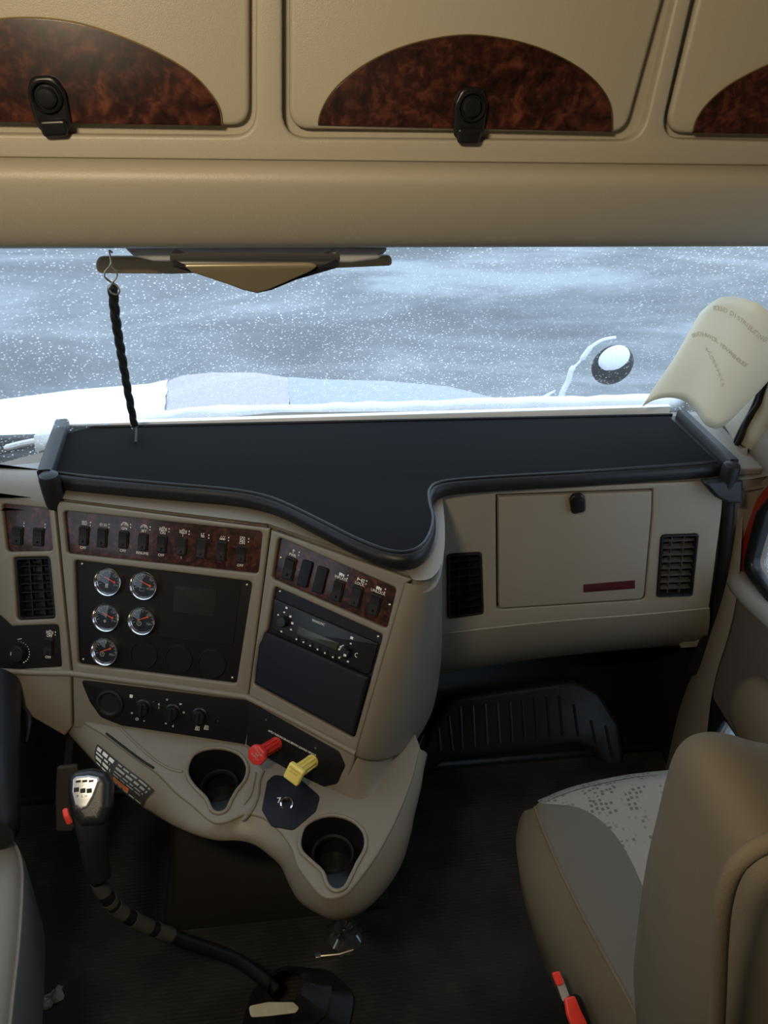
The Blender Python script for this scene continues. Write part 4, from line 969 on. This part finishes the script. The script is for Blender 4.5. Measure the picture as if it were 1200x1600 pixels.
# door panel
dp = wp_([(1150, 962), (1165, 905), (1180, 925)])
d0 = WR.p(1152, 950); d1 = WR.p(1114, 1095)
dpoly = [(d0[0] - .0, d0[1] + .03), (d0[0] + .04, d0[1] + .10), (.2, d0[1] + .10), (.2, d1[1] + .022), (d1[0] + .16, d1[1] + .022), (d1[0] + .01, d1[1] + .022), (d1[0] - .01, d1[1] + .07)]
dr1 = struct(obj('door_1', MB().plate(WR, [fillet(dpoly, .02)], -.005, .016, .009, 4), mat('taupe_door_vinyl', (.11, .093, .078), .6, bump=.4, bscale=300)))
obj('door_sill', MB().tube(cr([px(1152, 905, .99), px(1160, 918, .982), px(1180, 940, .98), px(1215, 972, .98), px(1300, 1050, .98)], 4), [.012] + [.024] * 16, 14), mat('grey_sill_vinyl', (.24, .235, .23), .45, bump=.3, bscale=400), dr1)
# armrest
rows = []
ya = px(1150, 1062, .93)
for k, (dy, rr_) in enumerate(((.02, .012), (.012, .034), (-.01, .047), (-.06, .055), (-.2, .058), (-.5, .058), (-.52, .03))):
    rows.append([np.array([.985 - .0 + (rr_ * .9) * math.cos(a) * 1.0 - .01, ya[1] + dy, ya[2] - .06 + rr_ * 1.6 * math.sin(a)]) for a in np.linspace(0, 2 * math.pi, 19)[:-1]])
m = MB().loft(rows, True); m.cap(rows[0][::-1]); m.cap(rows[-1])
obj('armrest', m, mat('tan_armrest_vinyl', (.14, .11, .075), .6, bump=.3, bscale=400), dr1)
# left wall
m = MB().plate(Frame((-XW, 0, 0), (0, 1, 0), (0, 0, 1)), [[(YB, 0), (1.75, 0), (1.75, .9), (1.30, .95), (1.05, 1.46), (1.0, ZC), (YB, ZC)], fillet([(.35, .93), (.95, .93), (.95, 1.46), (.35, 1.46)], .04)], -.03, 0, .002)
struct(obj('wall_left', m, GREYP))

# ================================================================== FOOTWELL
TO = Frame((.5, 1.455, .16), (1, 0, 0), (0, .16, .26))
tr = thing('footwell_step', 'black ribbed moulded footrest in the passenger footwell under the glove box', 'footrest', TO.P(800, 1200))
t_out = fillet([TO.p(x, y) for x, y in [(640, 1215), (655, 1165), (700, 1085), (893, 1057), (930, 1075), (962, 1125), (972, 1206), (946, 1206), (918, 1166), (893, 1158), (690, 1184), (660, 1212)]], [.0, .03, .03, .03, .02, .03, .004, .004, .02, .02, .03, 0])
SATIN = mat('satin_black_plastic', (.012, .0112, .010), .36, spec=.3, bump=.2, bscale=400)
rb = MB().plate(TO, [t_out], .001, .035, .016, 5)
ribs = [((663, 1148), (660, 1180)), ((685, 1137), (688, 1172)), ((701, 1118), (707, 1172))] + [((719 + k * 19.3, 1104 - k * 2.2), (722 + k * 19.6, 1168 - k * 2.4)) for k in range(9)] + [((896, 1100), (903, 1150)), ((923, 1126), (930, 1160)), ((946, 1134), (956, 1182))]
for a, b in ribs:
    rb.tube([TO.P(*a, .034), TO.P(*b, .034)], .0042, 8)
obj('step_moulding', rb, SATIN, tr)
# engine tunnel between the footwells
rows = []
for y, h in ((.98, .02), (1.00, .10), (1.04, .17), (1.12, .22), (1.33, .30), (1.335, .30)):
    pr = cr([np.array(q) for q in [(-.30, 0), (-.27, h * .7), (-.22, h), (.10, h), (.16, h * .7), (.20, 0)]], 4)
    rows.append([np.array([q[0], y, q[1]]) for q in pr])
m = MB().loft(rows); m.cap(rows[0]); m.cap(rows[-1])
CARP = mat('charcoal_carpet', (.022, .020, .017), .9, bump=.8, bscale=300, var=.2, vscale=14, spec=.2)
tag(obj('engine_cover', m, CARP, loc=(0, 1.0, 0)), 'charcoal carpeted engine hump on the floor under the centre console', 'engine cover')
# pedal
PF = Frame(py(88, 1250, 1.02), (1, 0, .02), (0, .5, 1))
pd = thing('brake_pedal', 'dark rubber brake pedal pad behind the shifter knob', 'pedal', PF.at(0, 0, 0))
pc = [PF.p(x, y) for x, y in [(88, 1199), (120, 1196), (128, 1240), (114, 1300), (87, 1300), (86, 1240)]]
obj('pedal_pad', MB().plate(PF, [fillet(pc, .006)], -.012, 0, .004), mat('worn_rubber', (.035, .030, .026), .7, bump=.5, bscale=200), pd)
obj('pedal_arm', MB().tube(cr([PF.at(0, -.02, -.008), PF.at(0, .03, -.10), PF.at(0, .16, -.20)], 5), .010, 8), BLACK, pd)
# steering column shroud at the left edge
sc = thing('steering_column', 'black steering column cover at the left picture edge under the cluster', 'steering column', pz(10, 1150, .45))
rows = []
for t, rr_ in ((0, .045), (.06, .055), (.5, .052), (1, .05)):
    c = py(0, 1210, .86) * (1 - t) + np.array([-.60, 1.22, .66]) * t
    c = np.array([-.505, .86, .56]) * (1 - t) + np.array([-.56, 1.16, .60]) * t
    rows.append([c + np.array([rr_ * math.cos(a), 0, rr_ * math.sin(a)]) for a in np.linspace(0, 2 * math.pi, 21)[:-1]])
m = MB().loft(rows, True); m.cap(rows[0][::-1]); m.cap(rows[-1]); obj('column_cover', m, VINYL, sc)
obj('adjust_lever', MB().tube(cr([pz(22, 1095, .56), pz(44, 1120, .55), pz(40, 1160, .53)], 5), .006, 8), GLOSSB, sc)

# ================================================================== SHIFTER
sh = thing('gear_shifter', 'black gear shift lever with a silver-topped knob, bent towards the floor', 'gear lever', pz(450, 1560, 0.02))
ZK = .60
kc = pz(136, 1262, ZK - .03)
nk = nrm(CAM - kc); KF = Frame(pz(134, 1240, ZK), (1, .05, 0), (0, .80, .60))
path = cr([KF.at(-.002, .02, -.028), KF.at(0, -.018, -.030), pz(145, 1300, .53), pz(148, 1335, .49), pz(158, 1372, .44)], 5)
rad = list(np.interp(np.linspace(0, 1, len(path)), [0, .12, .35, .6, 1], [.018, .033, .030, .023, .019]))
obj('knob', MB().tube(path, rad, 20), mat('soft_black_rubber', (.015, .015, .016), .38, bump=.2, bscale=500), sh, sub=1)
kp = [KF.p(x, y) for x, y in [(114, 1218), (120, 1213), (140, 1211), (156, 1214), (157, 1221), (148, 1245), (138, 1262), (127, 1266), (118, 1259), (113, 1238)]]
kb_ = MB().plate(KF, [fillet([(a * 1.0, b) for a, b in kp], .004)], -.006, .0075, .004, 4)
SILV = mat('satin_silver', (.55, .58, .60), .28, .8)
kpl = obj('shift_plate', kb_, SILV, sh)
hd = [KF.p(x, y) for x, y in [(105, 1215), (115, 1204), (142, 1200), (166, 1206), (174, 1222), (172, 1262), (160, 1290), (125, 1292), (110, 1270), (104, 1240)]]
obj('knob_head', MB().plate(KF, [fillet(hd, .012)], -.045, .004, .016, 6), bpy.data.materials['soft_black_rubber'], sh)
mk = MB()
for (x, y, s) in ((124, 1221, 3.2), (134, 1220.5, 3.2), (144, 1220.5, 3.2)): u, v = KF.p(x, y); mk.rbox(KF, u, v, .0040, .0018, .007, .0081, .0006, .0001)
for (x, y) in ((121, 1234), (131, 1235.5), (141, 1235.5)): u, v = KF.p(x, y); mk.rbox(KF, u, v, .0042, .0036, .007, .0081, .0006, .0001)
for (x, y, c_) in ((123, 1244, 'R'), (130, 1244, 'L'), (136, 1244, 'H')): u, v = KF.p(x, y); mk.text(KF, c_, u, v, .0078, .006)
obj('shift_pattern', mk, BLACK, kpl, smooth=False)
u, v = KF.p(102, 1275)
obj('range_switch', MB().tube(cr([KF.P(102, 1266, .004), KF.P(104, 1275, .010), KF.P(109, 1285, .004)], 4), .0048, 8), mat('orange_red_plastic', (.8, .05, .03), .4), sh)
lev = cr([pz(146, 1340, .485), pz(152, 1372, .43), pz(175, 1412, .37), pz(215, 1440, .31), pz(290, 1470, .22), pz(370, 1500, .14), pz(430, 1545, .09)], 7)
obj('lever', MB().tube(lev, .013, 12), BLACK, sh)
TAPE = mat('grey_tape', (.055, .05, .045), .6)
for a, b in ((8, 11), (15, 18), (20, 23), (24, 26), (13, 14)):
    obj('tape_wrap', MB().tube(lev[a:b + 1], .0142, 12), TAPE, sh)
rows = []
for z, r_ in ((0, .085), (.02, .088), (.04, .07), (.06, .058), (.075, .062), (.10, .040), (.125, .028)):
    c = pz(470, 1580, .02) * (1 - z * 4) + pz(425, 1545, .12) * (z * 4); c[2] = z
    rows.append([c + np.array([r_ * 1.25 * math.cos(a) + .004 * math.sin(5 * a), r_ * math.sin(a) + .004 * math.cos(7 * a), 0]) for a in np.linspace(0, 2 * math.pi, 33)[:-1]])
m = MB().loft(rows, True); obj('boot', m, mat('black_boot_leather', (.010, .0095, .009), .5, bump=.5, bscale=120), sh)
tag(obj('metal_plate', MB().plate(Frame((0, 0, .092), (1, 0, 0), (0, 1, .25)), [fillet([Frame((0, 0, .092), (1, 0, 0), (0, 1, .25)).p(x, y) for x, y in [(388, 1572), (418, 1566), (458, 1566), (468, 1575), (462, 1583), (420, 1588), (392, 1590)]], .006)], -.002, .002, .001), mat('worn_cream_plate', (.36, .32, .22), .6, var=.3, vscale=60), loc=pz(428, 1578, .09)), 'small worn cream plate on the shifter boot at the bottom edge', 'plate')

# ================================================================== PASSENGER SEAT
seat = thing('passenger_seat', 'grey and tan fabric passenger seat with patterned cushion, seen from behind', 'seat', (.68, .6, 0))
# cushion: rows run front to back, profile left to right
def seat_w(t):  # left edge x (world) as function of t (0 front, 1 back)
    return None
Lf = [pz(x, y, z) for x, y, z in [(836, 1262, .49), (850, 1300, .495), (872, 1352, .50), (905, 1420, .50), (945, 1495, .50), (985, 1568, .50), (1015, 1630, .49)]]       # top left piping
Lo = [pz(x, y, z) for x, y, z in [(812, 1278, .43), (806, 1320, .44), (820, 1385, .44), (850, 1455, .43), (890, 1530, .42), (930, 1600, .41), (960, 1660, .41)]]  # widest point of side
Bd = [pz(x, y, z) for x, y, z in [(845, 1256, .495), (905, 1262, .51), (950, 1292, .515), (978, 1330, .515), (1000, 1375, .515), (1022, 1432, .51), (1045, 1510, .50)]]  # seam to insert
Lfc, Loc, Bdc = cr(Lf, 4), cr(Lo, 4), cr(Bd, 4)
side = []
under = [p + np.array([.02, 0, -.10]) for p in Loc]; bott = [p + np.array([.05, 0, -.20]) for p in Loc]
side = [bott, under, Loc, [a * .45 + b * .55 + np.array([-.008, 0, .006]) for a, b in zip(Loc, Lfc)], Lfc]
obj('side_bolster', MB().loft(side), SEATT, seat, ang=180)
mid1 = [a * .6 + b * .4 + np.array([0, 0, .008]) for a, b in zip(Lfc, Bdc)]
obj('top_bolster', MB().loft([Lfc, mid1, [a * .2 + b * .8 + np.array([0, 0, .006]) for a, b in zip(Lfc, Bdc)], Bdc]), SEATB, seat, ang=180)
obj('piping', MB().tube(Lfc, .0035, 8), SEATT, seat)
fr_ = cr([pz(x, y, z) for x, y, z in [(845, 1256, .495), (900, 1234, .50), (980, 1216, .505), (1060, 1207, .505), (1130, 1203, .50), (1200, 1200, .49)]], 5)
rows = []
nb = len(Bdc)
FR = [fr_[int(round(q))] for q in np.linspace(0, len(fr_) - 1, 14)]
for i, b in enumerate(Bdc):
    t = i / (nb - 1); row = []; kx = (.95 - b[0]) / (FR[-1][0] - FR[0][0])
    for j in range(14):
        d = FR[j] - FR[0]; row.append(b + np.array([d[0] * kx, d[1] * (1 - t) - .0 * t, d[2] * (1 - t) + .012 * math.sin(math.pi * j / 13) * min(1, t * 6)]))
    rows.append(row)
obj('cushion_insert', MB().loft(rows), SEATL, seat, ang=180)
frw = [fr_, [p + np.array([0, .016, -.012]) for p in fr_], [p + np.array([0, .026, -.04]) for p in fr_], [p + np.array([0, .02, -.14]) for p in fr_], [p + np.array([0, 0, -.22]) for p in fr_]]
obj('front_roll', MB().loft(frw), SEATL, seat, ang=180)
fcap = [Lfc[0], Bdc[0]]
m = MB().loft([[Lfc[0], mid1[0], Bdc[0]], [Loc[0], Loc[0] * .5 + (Bdc[0] + np.array([0, .02, -.05])) * .5, Bdc[0] + np.array([0, .024, -.05])], [bott[0], bott[0] * .5 + (Bdc[0] + np.array([0, 0, -.22])) * .5, Bdc[0] + np.array([0, 0, -.22])]])
obj('corner_roll', m, SEATT, seat, ang=180)
m = MB().box((.50, .30, .06), (.92, .80, .28), .03); obj('seat_base', m, BLACK, seat)
# backrest traced by its left edge, leaning slightly; seen from behind and above
BY = .42
ed = [(1010, 1720, .30, BY), (1000, 1600, .0, BY), (1004, 1540, 0, BY), (1014, 1460, 0, BY), (1027, 1390, 0, BY), (1045, 1320, 0, BY), (1062, 1255, 0, BY), (1078, 1215, 0, BY - .002), (1102, 1192, 0, BY - .004), (1136, 1184, 0, BY - .006), (1175, 1189, 0, BY - .008), (1215, 1200, 0, BY - .01), (1300, 1212, 0, BY - .01)]
E_ = cr([py(x, y, yy) for x, y, _, yy in ed], 4)
rows = []
cen = np.array([.62, BY - .02, .75])
for dy, k in ((.055, .90), (.045, .955), (.02, .99), (0, 1), (-.05, 1.0), (-.09, .985), (-.12, .94), (-.135, .84), (-.14, .6)):
    rows.append([np.array([cen[0] + (p[0] - cen[0]) * k, p[1] + dy, cen[2] + (p[2] - cen[2]) * k]) for p in E_])
obj('backrest', MB().loft(rows), SEATT, seat, ang=180)
c2 = cr([py(x, y, yy) for x, y, yy in [(1118, 1640, .275), (1122, 1560, .275), (1124, 1480, .277), (1130, 1410, .279), (1146, 1360, .281), (1175, 1330, .282), (1215, 1312, .283)]], 5)
obj('back_piping', MB().tube(c2, .0065, 10), SEATT, seat)
# buckle
bk = thing('seat_belt_buckle', 'red-buttoned seat belt buckle on a short strap beside passenger seat', 'seat belt buckle', pz(880, 1560, .42))
ZB = .44
BFm = Frame(pz(885, 1570, ZB), nrm([.9, .4, 0]), (-.25, .85, .45))
obj('webbing', MB().plate(BFm, [fillet([BFm.p(x, y) for x, y in [(868, 1530), (880, 1527), (892, 1560), (881, 1566)]], .003)], -.004, -.001, .001), DIM, bk)
obj('tip', MB().plate(BFm, [fillet([BFm.p(x, y) for x, y in [(862, 1520), (873, 1517), (881, 1537), (870, 1541)]], .003)], -.003, .003, .001), bpy.data.materials['orange_red_plastic'], bk)
obj('buckle_body', MB().plate(BFm, [fillet([BFm.p(x, y) for x, y in [(882, 1558), (904, 1552), (916, 1578), (926, 1606), (892, 1612)]], .008)], -.012, .002, .004), BLACK, bk)
obj('release_button', MB().plate(BFm, [fillet([BFm.p(x, y) for x, y in [(880, 1560), (896, 1555), (906, 1580), (918, 1604), (893, 1609), (884, 1585)]], .006)], -.002, .007, .003), bpy.data.materials['orange_red_plastic'], bk)
# driver seat at the left
ds = thing('driver_seat', 'grey vinyl driver seat side at the lower left edge', 'seat', (-.5, .45, 0))
tp_ = [pz(x, y, .52) for x, y in [(-60, 1285), (-20, 1286), (8, 1294), (26, 1312), (34, 1345), (33, 1400), (28, 1470), (20, 1540), (12, 1620), (5, 1720)]]
tp_ = cr(tp_, 4)
tp_ = tp_ + [np.array([-1.26 - p[0], p[1], p[2]]) for p in tp_[::-1] if -1.26 - p[0] < p[0] - .02]
cen = np.array([-.63, .58])
rows = []
for z, k in ((.30, .97), (.40, .99), (.47, 1), (.50, .985), (.515, .95), (.522, .88), (.526, .6), (.526, .1)):
    rows.append([np.array([cen[0] + (p[0] - cen[0]) * k, cen[1] + (p[1] - cen[1]) * k, z]) for p in tp_])
obj('cushion', MB().loft(rows, True), VSEAT, ds, ang=180)
obj('backrest', MB().box((-.90, .12, .40), (-.40, .27, 1.15), .05), VSEAT, ds)
obj('piping', MB().tube([r + np.array([0, 0, .002]) for r in rows[3]], .003, 8), VSEAT, ds)
obj('seat_base', MB().box((-.75, .30, .05), (-.45, .62, .30), .03), BLACK, ds)

# ================================================================== SMALL THINGS ON THE FLOOR
F0 = Frame((0, 0, 0), (1, 0, 0), (0, 1, 0))
def crumple(name, pts, h, matl, label, cat):
    c = np.mean([F0.P(*p) for p in pts], axis=0); e = cr([F0.P(*p) for p in pts], 3, True)
    rows = []
    for k, z in ((1, .002), (.8, h * .6), (.5, h), (.2, h * .8), (.02, h * .9)):
        rows.append([c + (p - c) * k * random.uniform(.85, 1.1) + np.array([0, 0, z * random.uniform(.6, 1.3)]) for p in e])
    return tag(obj(name, MB().loft(rows, True), matl, loc=c, ang=25), label, cat)
crumple('tissue_scrap', [(58, 1578), (64, 1560), (80, 1552), (92, 1540), (99, 1545), (98, 1562), (84, 1570), (76, 1580)], .012, mat('dirty_tissue', (.42, .40, .36), .9), 'crumpled off-white tissue scrap on the black floor mat by driver seat', 'tissue')
crumple('plastic_wrapper', [(505, 1470), (512, 1448), (530, 1432), (552, 1430), (566, 1450), (562, 1480), (540, 1496), (518, 1490)], .022, mat('clear_film', (.04, .04, .04), .12, coat=1), 'crumpled clear plastic wrapper on the floor below the console cup holder', 'wrapper')
tagx = MB().tube([pz(500, 1494, .006), pz(530, 1491, .006), pz(552, 1484, .006)], .003, 8).box(pz(497, 1494, .004) - .006, pz(497, 1494, .004) + .006, .001)
tag(obj('cable_plug', tagx, STEEL, loc=pz(497, 1494, 0)), 'tiny brassy cable plug lying on the floor mat beside the wrapper', 'plug')
